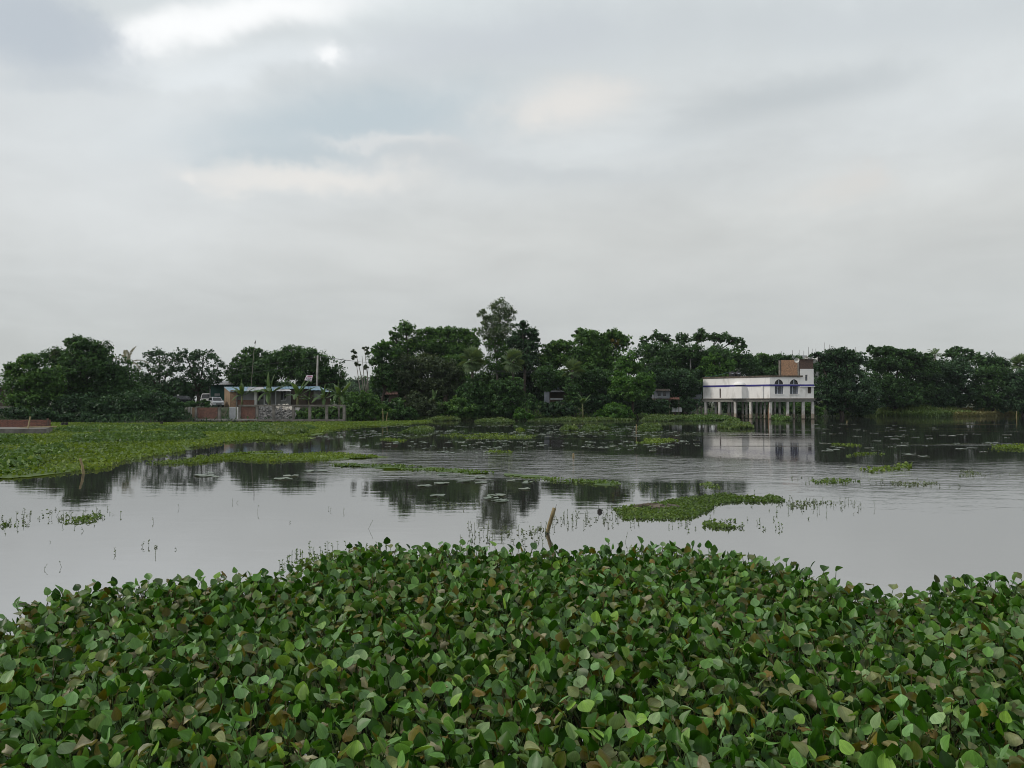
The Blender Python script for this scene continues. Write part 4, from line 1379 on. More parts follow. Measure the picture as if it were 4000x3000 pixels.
# grey tin box on legs
c = W(2643, 1600, 116)
root = thing("tin_box", Vector((c.x, 116, gz(c.x, 116))), "grey tin box on short legs on the bank left of the stilt building", "box")
MB().rect(2626, 1591, 2664, 1609, 116, .7).build("tin_body", M["tin_grey"], root)
for px in (2640.5, 2651.5):
    MB().rect(px - .8, 1590.5, px + .8, 1609.5, 115.97, .02).build("dark_strip", M["wall_dark"], root)
for px in (2631, 2659):
    q = W(px, 1609, 116.3)
    MB().box((q.x, 116.3, (q.z + gz(c.x, 116)) / 2 - .1), (.06, .06, q.z - gz(c.x, 116) + .2)).build("leg", M["steel"], root)

# ------------------------------------------------------------------ concrete frame ruin
GD = 97.0
ruin = thing("concrete_ruin", W(1030, 1648, GD), "unfinished concrete post and beam frame with brick infill at the edge of the weed mat", "ruin")
ytop, ybot = 1584, 1640
for i, px in enumerate((765, 855, 936, 1003, 1068, 1145, 1209, 1275, 1343)):
    MB().rect(px - 5, ytop + (6 if px < 940 else 0), px + 5, 1656, GD, .34).build("post", M["concrete_old"], ruin)
MB().rect(931, ytop - 3, 1348, ytop + 3.5, GD - .02, .38).build("top_beam", M["concrete_old"], ruin)
MB().rect(765, 1636, 1003, 1642.5, GD - .03, .36).build("bottom_beam", M["concrete"], ruin)
MB().rect(1003.5, 1638, 1348, 1644, GD - .03, .36).build("bottom_beam", M["concrete_old"], ruin)
MB().rect(770.5, 1592, 849.5, 1635.5, GD + .1, .14).build("brick_infill", M["brick_red"], ruin)
MB().rect(941.5, 1588, 997.5, 1650, GD + .1, .14).build("brick_infill", M["brick_red"], ruin)
MB().rect(1320, 1588, 1326, 1640, GD + 2.2, .3).build("post", M["concrete_old"], ruin)
for px, D in ((714, 101.5), (726, 100.4), (737, 99.4), (748, 98.4)):
    MB().rect(px - 3, 1590, px + 4, 1640, D, .2).build("post", M["concrete"], ruin)
MB().rect(750, 1592, 759.5, 1640, 97.6, .1).build("plaster_panel", M["plaster_tan"], ruin)
a, b = W(713, 1636, 101.8), W(762, 1641, 97.1)
MB().prism([a, b, b + Vector((0, .3, 0)), a + Vector((.2, .3, 0))], [p + Vector((0, 0, .2)) for p in (a, b, b + Vector((0, .3, 0)), a + Vector((.2, .3, 0)))]).build("bottom_beam", M["concrete"], ruin)
for px in (735, 748, 764, 790, 815):
    MB().rect(px - 1.2, 1641, px + 1.2, 1656, GD + .15, .08).build("stilt", M["concrete_old"], ruin)
# corrugated sheet leaning in the opening
mb = MB()
a, b = W(897, 1590, GD + .45), W(921, 1638, GD + .42)
n = 14
for k in range(n):
    z0, z1 = a.z + (b.z - a.z) * k / n, a.z + (b.z - a.z) * (k + 1) / n
    zm = (z0 + z1) / 2
    o0 = .05 if k % 2 else -.0
    mb.add([(a.x, GD + .4, z0), (b.x, GD + .4, z0), (b.x, GD + .4 - .05, zm), (a.x, GD + .4 - .05, zm)], [(0, 1, 2, 3)])
    mb.add([(a.x, GD + .35, zm), (b.x, GD + .35, zm), (b.x, GD + .4, z1), (a.x, GD + .4, z1)], [(0, 1, 2, 3)])
tag(mb.build("corrugated_sheet", M["tin_grey"]), "grey corrugated sheet standing in the concrete frame's open bay", "metal sheet")
tag(MB().rect(924.5, 1590, 930.5, 1636, GD + .5, .05).build("white_plank", M["plaster"]), "narrow white plank next to the corrugated sheet", "plank")
# rubble slopes in the frame
def rubble(name, label, x0, x1, n, mat, seed, ztop, size, top=False):
    r = np.random.default_rng(seed)
    mb = MB()
    for _ in range(n):
        px = r.uniform(x0, x1)
        t = r.uniform(.72, 1) if top else r.random()
        D = GD + .6 + 3.2 * t
        c = W(px, 1600, D)
        z = .1 + ztop * t + r.uniform(-.1, .1)
        s = size * r.uniform(.5, 1.4)
        mb.box((c.x, D, z), (s * r.uniform(.7, 1.5), s * r.uniform(.7, 1.3), s * r.uniform(.4, .9)), M=Matrix.Translation((c.x, D, z)) @ Euler(tuple(r.uniform(-.8, .8, 3))).to_matrix().to_4x4())
    a, b = W(x0, 1645, GD + .5), W(x1, 1645, GD + .5)
    top or mb.add([(a.x, GD + .5, -.05), (b.x, GD + .5, -.05), (b.x, GD + 4.2, ztop), (a.x, GD + 4.2, ztop + .1)], [(0, 1, 2, 3)])
    o = mb.build(name, M[mat])
    tag(o, label, kind="stuff")


rubble("rubble", "slope of grey rubble spilling through the concrete frame", 1008, 1070, 240, "rubble", 3, 1.9, .28)
rubble("rubble", "heap of broken concrete behind the frame's middle bays", 1072, 1142, 130, "rubble", 4, 1.75, .26)
rubble("rubble", "pale broken concrete lumps on top of the frame's middle bays", 1085, 1142, 26, "rubble_pale", 5, 1.95, .34, True)

# ------------------------------------------------------------------ tin roofed house
HD = 106.0
hz = lambda py: W(1000, py, HD).z
house = thing("tin_roofed_house", W(1090, 1592, HD), "long low house with patched blue tin roofs behind the concrete frame", "house")
MB().rect(925, 1527, 992, 1594, HD + .6, .2).build("wall", M["wall_white"], house)
MB().rect(1003, 1527, 1078, 1594, HD + 1.0, .2).build("wall", M["wall_grey"], house)
MB().rect(1078.5, 1527, 1096, 1594, HD + .2, .2).build("wall", M["wall_grey"], house)
MB().rect(1096.5, 1563, 1116.5, 1594, HD + .2, .2).build("wall", M["wall_grey"], house)
MB().rect(1117, 1527, 1135, 1594, HD + .2, .2).build("wall", M["wall_grey"], house)
MB().rect(1135.5, 1518, 1198, 1596, HD + .6, .2).build("wall", M["wall_dark"], house)
MB().rect(1198.5, 1522, 1290, 1596, HD + .9, .2).build("wall", M["wall_dark"], house)
MB().rect(1225, 1526, 1252, 1560, HD + .84, .05).build("wall_panel", M["wall_grey"], house)
w = MB().rect(1096.5, 1533, 1116.5, 1562.5, HD + .34, .04).build("window", M["glass"], house)
MB().rect(1105.8, 1533, 1107.2, 1562.5, HD + .26, .04).build("bar", M["frame"], w)
w = MB().rect(1006, 1533, 1029, 1558, HD + .95, .04).build("window", M["glass"], house)
MB().rect(1036, 1534, 1052, 1592, HD + .95, .04).build("doorway", M["glass"], house)
MB().rect(992.5, 1528, 1002.5, 1592, HD - .3, .36).build("column", M["plaster"], house, label="white porch column")
for px in (1032, 1076):
    MB().rect(px - 2, 1530, px + 2, 1592, HD - .2, .14).build("column", M["wall_white"], house)
# left end: oblique gable wall, tan brick pier, low red wall
a, b = W(876, 1592, HD + 3), W(899, 1592, HD - .3)
MB().prism([Vector((a.x, HD + 3, 1.6)), Vector((b.x, HD - .3, 1.6)), Vector((b.x + .2, HD - .1, 1.6)), Vector((a.x + .2, HD + 3.2, 1.6))],
           [Vector((a.x, HD + 3, hz(1513))), Vector((b.x, HD - .3, hz(1528))), Vector((b.x + .2, HD - .1, hz(1528))), Vector((a.x + .2, HD + 3.2, hz(1513)))]).build("gable_wall", M["plaster_tan"], house)
MB().rect(900, 1524, 921, 1594, HD - .6, .3).build("brick_pier", M["brick_tan"], house)
MB().rect(921.5, 1526, 927, 1594, HD - .62, .32).build("pier_edge", M["concrete_old"], house)
MB().rect(927.5, 1562, 991.5, 1594, HD - .5, .2).build("low_wall", M["brick_red"], house)


def tin_roof(name, pts, mat, n, parent, amp=.035):
    """Corrugated sheet over a quad (eave left, eave right, ridge right, ridge left)."""
    e0, e1, r1, r0 = [Vector(p) for p in pts]
    V, Q = [], []
    nn = (e1 - e0).cross(r0 - e0).normalized()
    for i in range(n + 1):
        t = i / n
        o = nn * (amp if i % 2 else -amp)
        V += [e0.lerp(e1, t) + o, r0.lerp(r1, t) + o]
    for i in range(n):
        Q.append((2 * i, 2 * i + 2, 2 * i + 3, 2 * i + 1))
    lo = len(V)
    V += [v - Vector((0, 0, .03)) for v in V]
    Q += [tuple(lo + k for k in q[::-1]) for q in Q]
    return MB().add(V, Q).build(name, mat, parent)


def hp(px, py, D):
    return W(px, py, D)


tin_roof("roof_sheet", [hp(897, 1529, HD - .8), hp(992, 1527, HD - .8), hp(1000, 1511, HD + 3.2), hp(875, 1511, HD + 3.4)], M["tin_blue"], 40, house)
tin_roof("roof_sheet", [hp(962, 1527.5, HD - .9), hp(1040, 1525.5, HD - .9), hp(1028, 1511.5, HD + 2.4), hp(970, 1512, HD + 2.4)], M["tin_grey"], 28, house)
tin_roof("roof_sheet", [hp(1030, 1526, HD - .5), hp(1083, 1527, HD - .5), hp(1083, 1511, HD + 2.6), hp(1030, 1511, HD + 2.6)], M["tin_blue"], 22, house)
tin_roof("roof_sheet", [hp(1070, 1527.5, HD - 1.0), hp(1141, 1527, HD - 1.0), hp(1126, 1517.5, HD + 1.2), hp(1070, 1518, HD + 1.2)], M["tin_grey"], 26, house)
tin_roof("roof_sheet", [hp(1083.5, 1519, HD + .4), hp(1206, 1518, HD + .4), hp(1206, 1509.5, HD + 3.0), hp(1083.5, 1510, HD + 3.0)], M["tin_blue"], 44, house)
tin_roof("roof_sheet", [hp(1206.5, 1524, HD + .2), hp(1262, 1524, HD + .2), hp(1240, 1509, HD + 3.0), hp(1206.5, 1509, HD + 3.0)], M["tin_blue"], 22, house)
tin_roof("roof_sheet", [hp(1262.5, 1530, HD - .1), hp(1297, 1530, HD + .6), hp(1244, 1509.5, HD + 3.1), hp(1240.5, 1509.5, HD + 3.0)], M["tin_blue"], 16, house)

# shed with pale roof behind
shed = thing("back_shed", W(890, 1560, 116), "shed with pale roof and dark teal wall behind the white van", "shed")
MB().rect(822, 1503, 985, 1590, 116, .2).build("wall", M["teal"], shed)
MB().rect(818, 1505, 821.5, 1590, 115.6, .15).build("post", M["wall_white"], shed)
tin_roof("roof_sheet", [hp(808, 1503, 114.8), hp(988, 1501, 114.8), hp(975, 1488, 118), hp(840, 1489, 118)], M["tin_grey"], 50, shed)
MB().rect(838, 1537, 859, 1546, 115.9, .05).build("sign_panel", M["wall_white"], shed)

# ------------------------------------------------------------------ vehicles
def car(name, label, cat, px, D, yaw, paint, L_, Wd, H, kind):
    """Car from side profile sections: lower body, greenhouse, wheels, lamps."""
    c = W(px, 1580, D)
    z0 = gz(c.x, D)
    base = Vector((c.x, D, z0))
    root = thing(name, base, label, cat, "cars parked left of the house")
    Rz = Matrix.Rotation(yaw, 4, "Z")

    def tp(x, y, z):
        return base + Rz @ Vector((x * L_, y * Wd, z * H))
    if kind == "van":
        low = [(-.5, .17), (-.5, .52), (-.47, .56), (.44, .56), (.5, .50), (.5, .17)]
        cab = [(-.495, .56), (-.47, .97), (-.42, 1.0), (.16, 1.0), (.26, .95), (.44, .562)]
    else:
        low = [(-.5, .20), (-.5, .55), (-.47, .62), (-.2, .64), (.22, .64), (.44, .56), (.5, .46), (.5, .2)]
        cab = [(-.40, .635), (-.27, .95), (-.18, 1.0), (.04, 1.0), (.12, .96), (.27, .64)]
    mb = MB()
    secs = [(-.5, .0), (-.46, .02), (.46, .02), (.5, .0)]
    mb.prism([tp(x, -.46, z) for x, z in low], [tp(x, .46, z) for x, z in low])
    lw = [(x * .985, z - .03 if z > .5 else z + .03) for x, z in low]
    mb.prism([tp(x, -.5, z) for x, z in lw], [tp(x, .5, z) for x, z in lw])
    mb.build("body", paint, root)
    zs = [z for _, z in cab]
    k0 = MB()
    zb_, zt_ = min(zs), max(zs)
    ins = lambda z: .46 - .09 * (z - zb_) / (zt_ - zb_)
    k0.prism([tp(x, -ins(z), z) for x, z in cab], [tp(x, ins(z), z) for x, z in cab])
    k0.build("cabin", paint, root)
    gl = [(x * .93 + .0, zb_ + .03 + (z - zb_) * .78) for x, z in cab]
    for s in (-1, 1):
        MB().prism([tp(x, s * (ins(z) - .02), z) for x, z in gl], [tp(x, s * (ins(z) + .012), z) for x, z in gl]).build("side_window", M["carglass"], root)
    # windscreen: sheet just proud of the sloping front of the cabin
    (xa, za), (xb, zb2) = cab[-1], cab[-2]
    MB().add([tp(xa + .012, -.38, za + .03), tp(xa + .012, .38, za + .03), tp(xb + .02, .34, zb2 - .01), tp(xb + .02, -.34, zb2 - .01)], [(0, 1, 2, 3)]).build("windscreen", M["carglass"], root)
    for sx in (-.32, .32):
        for s in (-1, 1):
            w = MB().tube([tp(sx, s * .40, .22), tp(sx, s * .51, .22)], .31, 14).build("wheel", M["tyre"], root)
            MB().tube([tp(sx, s * .505, .22), tp(sx, s * .52, .22)], .18, 10).build("rim", M["carsilver"], w)
    for s in (-1, 1):
        MB().box(tp(.497, s * .36, .43), (.07, .34, .14), rz=yaw).build("headlight", M["lamp"], root)
        MB().box(tp(.2, s * .53, .64), (.12, .14, .1), rz=yaw).build("mirror", paint, root)
    MB().box(tp(.5, 0, .3), (.05, Wd * .5, .16), rz=yaw).build("grille", M["black_plastic"], root)
    return root


car("parked_car", "black car half hidden by the bank bushes left of the van", "car", 698, 106, math.pi, M["carblack"], 4.0, 1.7, 1.45, "sedan")
car("parked_van", "white van parked behind the silver car", "van", 832, 117, -.3, M["carwhite"], 3.4, 1.5, 1.85, "van")
car("parked_car", "silver white car in front of the white van", "car", 842, 107, -.95, M["carsilver"], 3.3, 1.5, 1.4, "sedan")
tag(MB().rect(691, 1541, 697, 1590, 108.5, .2).build("white_post", M["plaster"]), "white post sticking up behind the black car", "post")

# ------------------------------------------------------------------ poles, banner, wires
def utility_pole(label, px, D, ytop, lean=0.0):
    a = W(px, ytop, D)
    b = Vector((a.x - lean, D, gz(a.x, D) - .3))
    root = thing("utility_pole", Vector((b.x, D, gz(b.x, D))), label, "utility pole", "utility poles")
    MB().tube([b, b.lerp(a, .5), a], [.17, .145, .11], 10).build("pole", M["concrete"], root, smooth=True)
    MB().box(a + Vector((0, 0, -.35)), (1.0, .08, .08)).build("cross_arm", M["steel"], root)
    for s in (-.42, 0, .42):
        MB().tube([a + Vector((s, 0, -.31)), a + Vector((s, 0, -.15))], [.035, .03], 8).build("insulator", M["horn"], root)
    return a


pa = utility_pole("pale concrete utility pole rising behind the blue tin roof", 1241, 109.5, 1388, .12)
pb = utility_pole("pale utility pole top showing among dark trees left of the stilt building", 2697, 129.0, 1398)
for s, dz, lab in ((-.42, -.15, "lowest sagging power line between the two utility poles"), (0, -.10, "middle power line between the two utility poles"), (.42, -.05, "outermost power line between the two utility poles")):
    a, b = pa + Vector((s, 0, -.15)), pb + Vector((s, 0, -.15))
    pts = [a.lerp(b, t) - Vector((0, 0, 2.4 * 4 * t * (1 - t) * (1 + dz))) for t in np.linspace(0, 1, 15)]
    tag(MB().tube(pts, .014, 5).build("power_line", M["wire"]), lab, "wire", "power lines")
for dz, lab in ((0, "upper power line running left from the utility pole"), (-.9, "lower power line running left from the utility pole")):
    a, b = pa + Vector((0, 0, -.2 + dz)), W(-500, 1445, 112) + Vector((0, 0, dz))
    pts = [a.lerp(b, t) - Vector((0, 0, 2.2 * 4 * t * (1 - t))) for t in np.linspace(0, 1, 15)]
    tag(MB().tube(pts, .014, 5).build("power_line", M["wire"]), lab, "wire", "power lines")
# banner: rippled cloth strung between the pole and a tree, with rows of faded lettering
bp0 = [W(1198, 1465, 109), W(1223, 1466, 109), W(1216, 1490, 109), W(1189, 1485, 109)]
root = thing("cloth_banner", (bp0[3] + bp0[2]) / 2, "small pink and white lettered banner hung before the domed dark tree", "banner")


def bq(s, t, o):
    p = bp0[3].lerp(bp0[2], s).lerp(bp0[0].lerp(bp0[1], s), t)
    return p + Vector((0, -.05 * math.sin(s * 7) - o, 0))


def strip(s0, s1, t0, t1, o, n=8):
    mb = MB()
    for i in range(n):
        a, b = s0 + (s1 - s0) * i / n, s0 + (s1 - s0) * (i + 1) / n
        mb.hexa([bq(a, t0, o), bq(b, t0, o), bq(b, t0, o - .012), bq(a, t0, o - .012), bq(a, t1, o), bq(b, t1, o), bq(b, t1, o - .012), bq(a, t1, o - .012)])
    return mb


strip(0, 1, 0, 1, 0.0, 12).build("cloth", M["banner"], root)
strip(.22, .94, .70, .86, .02).build("red_lettering", M["banner_red"], root)
strip(.12, .26, .36, .54, .02, 2).build("dark_emblem", M["banner_ink"], root)
strip(.40, .60, .42, .52, .02, 3).build("lettering", M["banner_red"], root)
strip(.74, .88, .34, .56, .02, 2).build("dark_emblem", M["banner_ink"], root)
strip(.42, .92, .12, .22, .02, 6).build("lettering", M["banner_ink"], root)
for p, q in ((bp0[0], W(1180, 1440, 113)), (bp0[1], W(1240, 1455, 109.4))):
    MB().tube([p, q], .012, 5).build("string", M["wire"], root)
# flag on a thin pole
a, b = W(992, 1372, 112), W(1000, 1327, 112)
root = thing("flag_pole", Vector((a.x - .6, 112, gz(a.x, 112))), "thin leaning pole with a small dark flag above the pointed tree", "flag pole")
MB().tube([Vector((a.x - .6, 112, gz(a.x, 112) - .2)), a, b], [.05, .035, .02], 6).build("pole", M["bark_pale"], root)
MB().prism([b, b - Vector((.28, 0, .55)), b - Vector((.05, 0, .55))], [b + Vector((0, .02, 0)), b + Vector((-.28, .02, -.55)), b + Vector((-.05, .02, -.55))]).build("flag", M["wall_dark"], root)

# ------------------------------------------------------------------ brick tank wall at far left
BD = 58.5
tankw = thing("brick_enclosure", W(90, 1700, BD), "low red brick wall on a grey concrete plinth standing in the weed mat", "wall")
a, b = W(-260, 1706, BD), W(178, 1700, BD)
rt = W(205, 1697, BD + 4.5)
MB().prism([Vector((a.x, BD - 2.5, -.3)), Vector((b.x, BD, -.3)), Vector((rt.x, BD + 4.5, -.3)), Vector((a.x, BD + 5, -.3))],
           [Vector((a.x, BD - 2.5, .5)), Vector((b.x, BD, .47)), Vector((rt.x, BD + 4.5, .47)), Vector((a.x, BD + 5, .5))]).build("plinth", M["concrete_old"], tankw)
a2, b2 = W(-260, 1650, BD + 3.2), W(191, 1650, BD + 3.6)
MB().prism([Vector((a2.x, BD + 3.0, .472)), Vector((b2.x, BD + 3.6, .472)), Vector((b2.x, BD + 3.85, .472)), Vector((a2.x, BD + 3.25, .472))],
           [Vector((a2.x, BD + 3.0, 1.07)), Vector((b2.x, BD + 3.6, 1.05)), Vector((b2.x, BD + 3.85, 1.05)), Vector((a2.x, BD + 3.25, 1.07))]).build("brick_wall", M["brick_red"], tankw)
MB().box((b2.x - .03, BD + 3.5, .80), (.12, .12, .75)).build("corner_post", M["brick_brown"], tankw)
tag(MB().tube([W(108, 1677, BD + .3), W(118.5, 1627, BD + .6)], [.055, .05], 8).build("leaning_pole", M["bamboo"]), "pale bamboo pole leaning against the red brick wall", "pole")
tag(MB().tube([W(24, 1677, BD + 1.2), W(105, 1669, BD + 2.2), W(222, 1667, BD + 3)], .05, 8).build("lying_pole", M["bamboo"]), "bamboo pole lying along the top of the plinth at far left", "pole")
for px, D, lab in ((244, 80, "black stump, left one of the pair standing in the weed mat"), (258, 80, "black stump, right one of the pair standing in the weed mat"), (630, 84, "lone black stump in the weed mat under the dark trees")):
    c = W(px, 1670, D)
    h = W(px, 1650 if px != 630 else 1648, D).z
    tag(MB().tube([(c.x, D, -.2), (c.x, D, h * .4), (c.x + .03, D, h * .95), (c.x + .02, D, h)], [.22, .18, .17, .14], 12).build("wooden_stump", M["dark_wood"]), lab, "stump", "stumps in the weed mat")
for (x0, y0, x1, y1, lab) in ((331, 1850, 313, 1790, "thin brown stake leaning at the edge of the weed mat"), (390, 1700, 388, 1678, "short brown stake in the weed mat"), (2485, 1692, 2486, 1658, "upright bamboo stake beside a bright clump in mid pond"),
                              (1497, 1648, 1495, 1596, "tall bamboo stake at the far shore, left of two"), (1508, 1648, 1514, 1610, "short bamboo stake at the far shore, right of two"), (3972, 1636, 3971, 1606, "pale stake at the right bank's weeds"),
                              (3308, 1652, 3309, 1643, "short stump in the open water right of the stilt building"), (2240, 1788, 2240, 1770, "small twig stake among the lily pads")):
    p0 = G(x0, y0)
    p1 = W(x1, y1, p0.y)
    tag(MB().tube([p0 - Vector((0, 0, .3)), p0.lerp(p1, .5), p1], [.05, .045, .035], 7).build("bamboo_stake", M["bamboo"]), lab, "stake", "stakes in and by the pond")

# ------------------------------------------------------------------ small houses among the trees
hut = thing("small_hut", W(1530, 1560, 109), "small hut with rusty tin roof half buried in bushes", "hut")
MB().rect(1518, 1540, 1550, 1585, 109.4, 2.2).build("wall", M["wall_dark"], hut)
tin_roof("roof_sheet", [hp(1505, 1541, 108.8), hp(1556, 1540, 108.8), hp(1552, 1526, 111), hp(1508, 1527, 111)], M["tin_rust"], 16, hut)
cot = thing("blue_roofed_cottage", W(2180, 1565, 112.6), "cottage with blue and white tin roof glimpsed between dark trees", "house")
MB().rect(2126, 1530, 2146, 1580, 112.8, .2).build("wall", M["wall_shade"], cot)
MB().rect(2146.5, 1531, 2206, 1580, 114, .2).build("wall", M["wall_dark"], cot)
MB().rect(2150, 1556, 2200, 1561, 113, .1).build("rail", M["wall_white"], cot)
tin_roof("roof_sheet", [hp(2150, 1531, 112.4), hp(2204, 1530, 112.4), hp(2200, 1518, 114.6), hp(2156, 1518, 114.6)], M["tin_grey"], 18, cot)
tin_roof("roof_sheet", [hp(2162, 1517.5, 114.4), hp(2204, 1517.5, 114.4), hp(2202, 1513, 116), hp(2166, 1513, 116)], M["tin_blue"], 14, cot)
wh = thing("white_house", W(2590, 1560, 115), "small whitewashed house with two dark windows among the trees", "house")
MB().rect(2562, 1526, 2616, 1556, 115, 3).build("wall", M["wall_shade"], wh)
for a, b in ((2569, 2581), (2590, 2602)):
    w = MB().rect(a, 1530, b, 1548, 114.97, .02).build("window", M["glass"], wh)
    MB().rect(a - 1, 1548.2, b + 1, 1549.4, 114.9, .09).build("sill", M["wall_white"], w)
MB().rect(2562, 1556.5, 2620, 1566, 114.8, 3.4).build("plinth", M["wall_dark"], wh)
tin_roof("roof_sheet", [hp(2556, 1526, 114.4), hp(2622, 1526, 114.4), hp(2616, 1519, 117), hp(2562, 1519, 117)], M["wall_dark"], 16, wh)
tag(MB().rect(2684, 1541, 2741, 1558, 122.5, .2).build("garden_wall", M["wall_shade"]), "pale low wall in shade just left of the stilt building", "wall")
aw = thing("red_awning", W(2636, 1560, 115.5), "small reddish cloth awning beside the white house", "awning")
tin_roof("cloth", [hp(2612, 1559, 114.6), hp(2655, 1560, 114.6), hp(2653, 1552, 116), hp(2616, 1553, 116)], M["red_cloth"], 8, aw, .02)
for px in (2616, 2652):
    q = W(px, 1558, 115)
    MB().tube([Vector((q.x, 115, gz(q.x, 115) - .1)), q], .03, 6).build("pole", M["wood"], aw)
lh = thing("white_house", W(0, 1560, 108), "white roofed house cut off by the left edge of the picture", "house")
MB().rect(-160, 1513, 32, 1590, 108, 4).build("wall", M["wall_dark"], lh)
MB().rect(-160, 1495, 30, 1512.5, 107.6, 5).build("roof_band", M["wall_white"], lh)
MB().rect(-10, 1530, 4, 1560, 107.96, .03).build("window", M["glass"], lh)
lw_ = thing("pale_wall", W(20, 1620, 94), "broken pale wall above the brick enclosure at the left edge", "wall")
MB().rect(-120, 1595, 57, 1612, 95, .3).build("wall", M["wall_white"], lw_)
MB().rect(-120, 1588, 60, 1594.5, 94.9, .5).build("coping", M["concrete_old"], lw_)
tag(MB().rect(158, 1594, 215, 1600, 96.5, .4).build("concrete_slab", M["wall_white"]), "pale slab edge showing under the low leafy left tree", "slab")
tower = thing("unfinished_building", W(3110, 1560, 165), "unfinished pale concrete building with bare rebars behind the stair room", "building")
MB().rect(3060, 1388, 3152, 1436, 165, 9).build("upper_storey", M["wall_white"], tower)
MB().rect(3060, 1436.5, 3152, 1580, 165.3, 8.5).build("lower_storeys", M["wall_grey"], tower)
for px, yt in ((3046, 1374), (3051, 1372), (3095, 1368), (3121, 1366), (3139, 1370), (3158, 1355), (3172, 1362), (3186, 1362), (3219, 1338), (3240, 1346), (3310, 1356), (3340, 1356)):
    q0, q1 = W(px, 1420, 168), W(px + 1, yt, 168)
    MB().tube([Vector((q0.x, 168, q0.z)), q1], [.05, .04], 5).build("rebar", M["steel"], tower)
MB().rect(3150, 1392, 3345, 1580, 167, 7).build("rear_wing", M["wall_grey"], tower)

# ------------------------------------------------------------------ plants on the water
def in_poly(P, poly):
    x, y = P[:, 0], P[:, 1]
    ins = np.zeros(len(P), bool)
    n = len(poly)
    for i in range(n):
        (x0, y0), (x1, y1) = poly[i], poly[(i + 1) % n]
        c = ((y0 > y) != (y1 > y)) & (x < (x1 - x0) * (y - y0) / (y1 - y0 + 1e-12) + x0)
        ins ^= c
    return ins


def wnoise(P, f, seed):
    r = np.random.default_rng(seed)
    s = np.zeros(len(P))
    for k in range(7):
        a = r.uniform(0, 6.28)
        fr = f * r.uniform(0.5, 2.2)
        s += np.sin((P[:, 0] * math.cos(a) + P[:, 1] * math.sin(a)) * fr + r.uniform(0, 6.28)) / 7 ** .5
    return s


def wpoly(px_poly):
    return [tuple(G(a, b))[:2] for a, b in px_poly]


def scatter(poly, dens, seed, edge=0.0, f=1.5):
    """Random points in a world polygon; edge > 0 eats ragged bays and holes into it."""
    r = np.random.default_rng(seed)
    a = np.array(poly)
    lo, hi = a.min(0), a.max(0)
    n = int((hi - lo).prod() * dens)
    P = lo + r.random((n, 2)) * (hi - lo)
    warp = np.stack([wnoise(P, f, seed + 1), wnoise(P, f, seed + 2)], 1) * 0.25
    P = P[in_poly(P + warp, poly)]
    if edge > 0:
        P = P[wnoise(P, f, seed + 3) > -1.6 + edge * 1.6]
    return P


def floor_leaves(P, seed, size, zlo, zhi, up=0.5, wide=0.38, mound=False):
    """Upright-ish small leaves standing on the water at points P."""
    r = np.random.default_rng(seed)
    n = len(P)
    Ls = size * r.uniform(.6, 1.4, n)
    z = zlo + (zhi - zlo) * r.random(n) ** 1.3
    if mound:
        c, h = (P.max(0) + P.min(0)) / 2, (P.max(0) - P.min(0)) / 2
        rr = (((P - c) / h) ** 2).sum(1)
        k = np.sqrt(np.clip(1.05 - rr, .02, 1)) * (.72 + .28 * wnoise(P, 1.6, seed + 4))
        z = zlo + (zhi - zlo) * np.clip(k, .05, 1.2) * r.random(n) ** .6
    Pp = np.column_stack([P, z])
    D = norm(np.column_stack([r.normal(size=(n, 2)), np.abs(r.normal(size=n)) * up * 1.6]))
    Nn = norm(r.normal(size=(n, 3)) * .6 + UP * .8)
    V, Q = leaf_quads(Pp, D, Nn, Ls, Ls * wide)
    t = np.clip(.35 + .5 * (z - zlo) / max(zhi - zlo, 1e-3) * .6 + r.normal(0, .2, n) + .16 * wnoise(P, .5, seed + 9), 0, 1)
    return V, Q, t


def merge(parts):
    Vs, Qs, Ts, b = [], [], [], 0
    for V, Q, t in parts:
        Vs.append(V)
        Qs.append(Q + b)
        Ts.append(t)
        b += len(V)
    return np.concatenate(Vs), np.concatenate(Qs), np.concatenate(Ts)


def stems(P, seed, h, r0=.007, leaf=.05, lean=.25):
    """Thin stalks rising from the water with a few small leaves near the tip."""
    r = np.random.default_rng(seed)
    n = len(P)
    H = h * r.uniform(.4, 1.3, n)
    tip = np.column_stack([P + r.normal(0, lean, (n, 2)) * H[:, None], H])
    root = np.column_stack([P, np.full(n, -.06)])
    parts = []
    for ax in (np.array([1., 0, 0]), np.array([0, 1., 0])):
        o = ax * r0
        V = np.stack([root - o, root + o, tip + o * .6, tip - o * .6], 1).reshape(-1, 3)
        parts.append((V, np.arange(n * 4).reshape(-1, 4), np.full(n, .35)))
    k = 4
    f = r.uniform(.45, 1.0, (n, k, 1))
    Pp = (root[:, None] * (1 - f) + tip[:, None] * f).reshape(-1, 3)
    m = len(Pp)
    D = norm(r.normal(size=(m, 3)) * np.array([1, 1, .5]) + UP * .4)
    Ls = leaf * r.uniform(.6, 1.4, m)
    V, Q = leaf_quads(Pp + D * Ls[:, None] * .5, D, norm(r.normal(size=(m, 3)) + UP), Ls, Ls * .3)
    parts.append((V, Q, np.clip(r.normal(.5, .25, m), 0, 1)))
    return merge(parts)


def put(name, data, mat, label, cat=None, group=None, kind=None):
    V, Q, t = data
    base = np.array([V[:, 0].mean(), V[:, 1].mean(), 0.0])
    o = link(name, np_mesh(name, V - base, Q, fval=t), M[mat], loc=tuple(base))
    return tag(o, label, cat, group, kind)


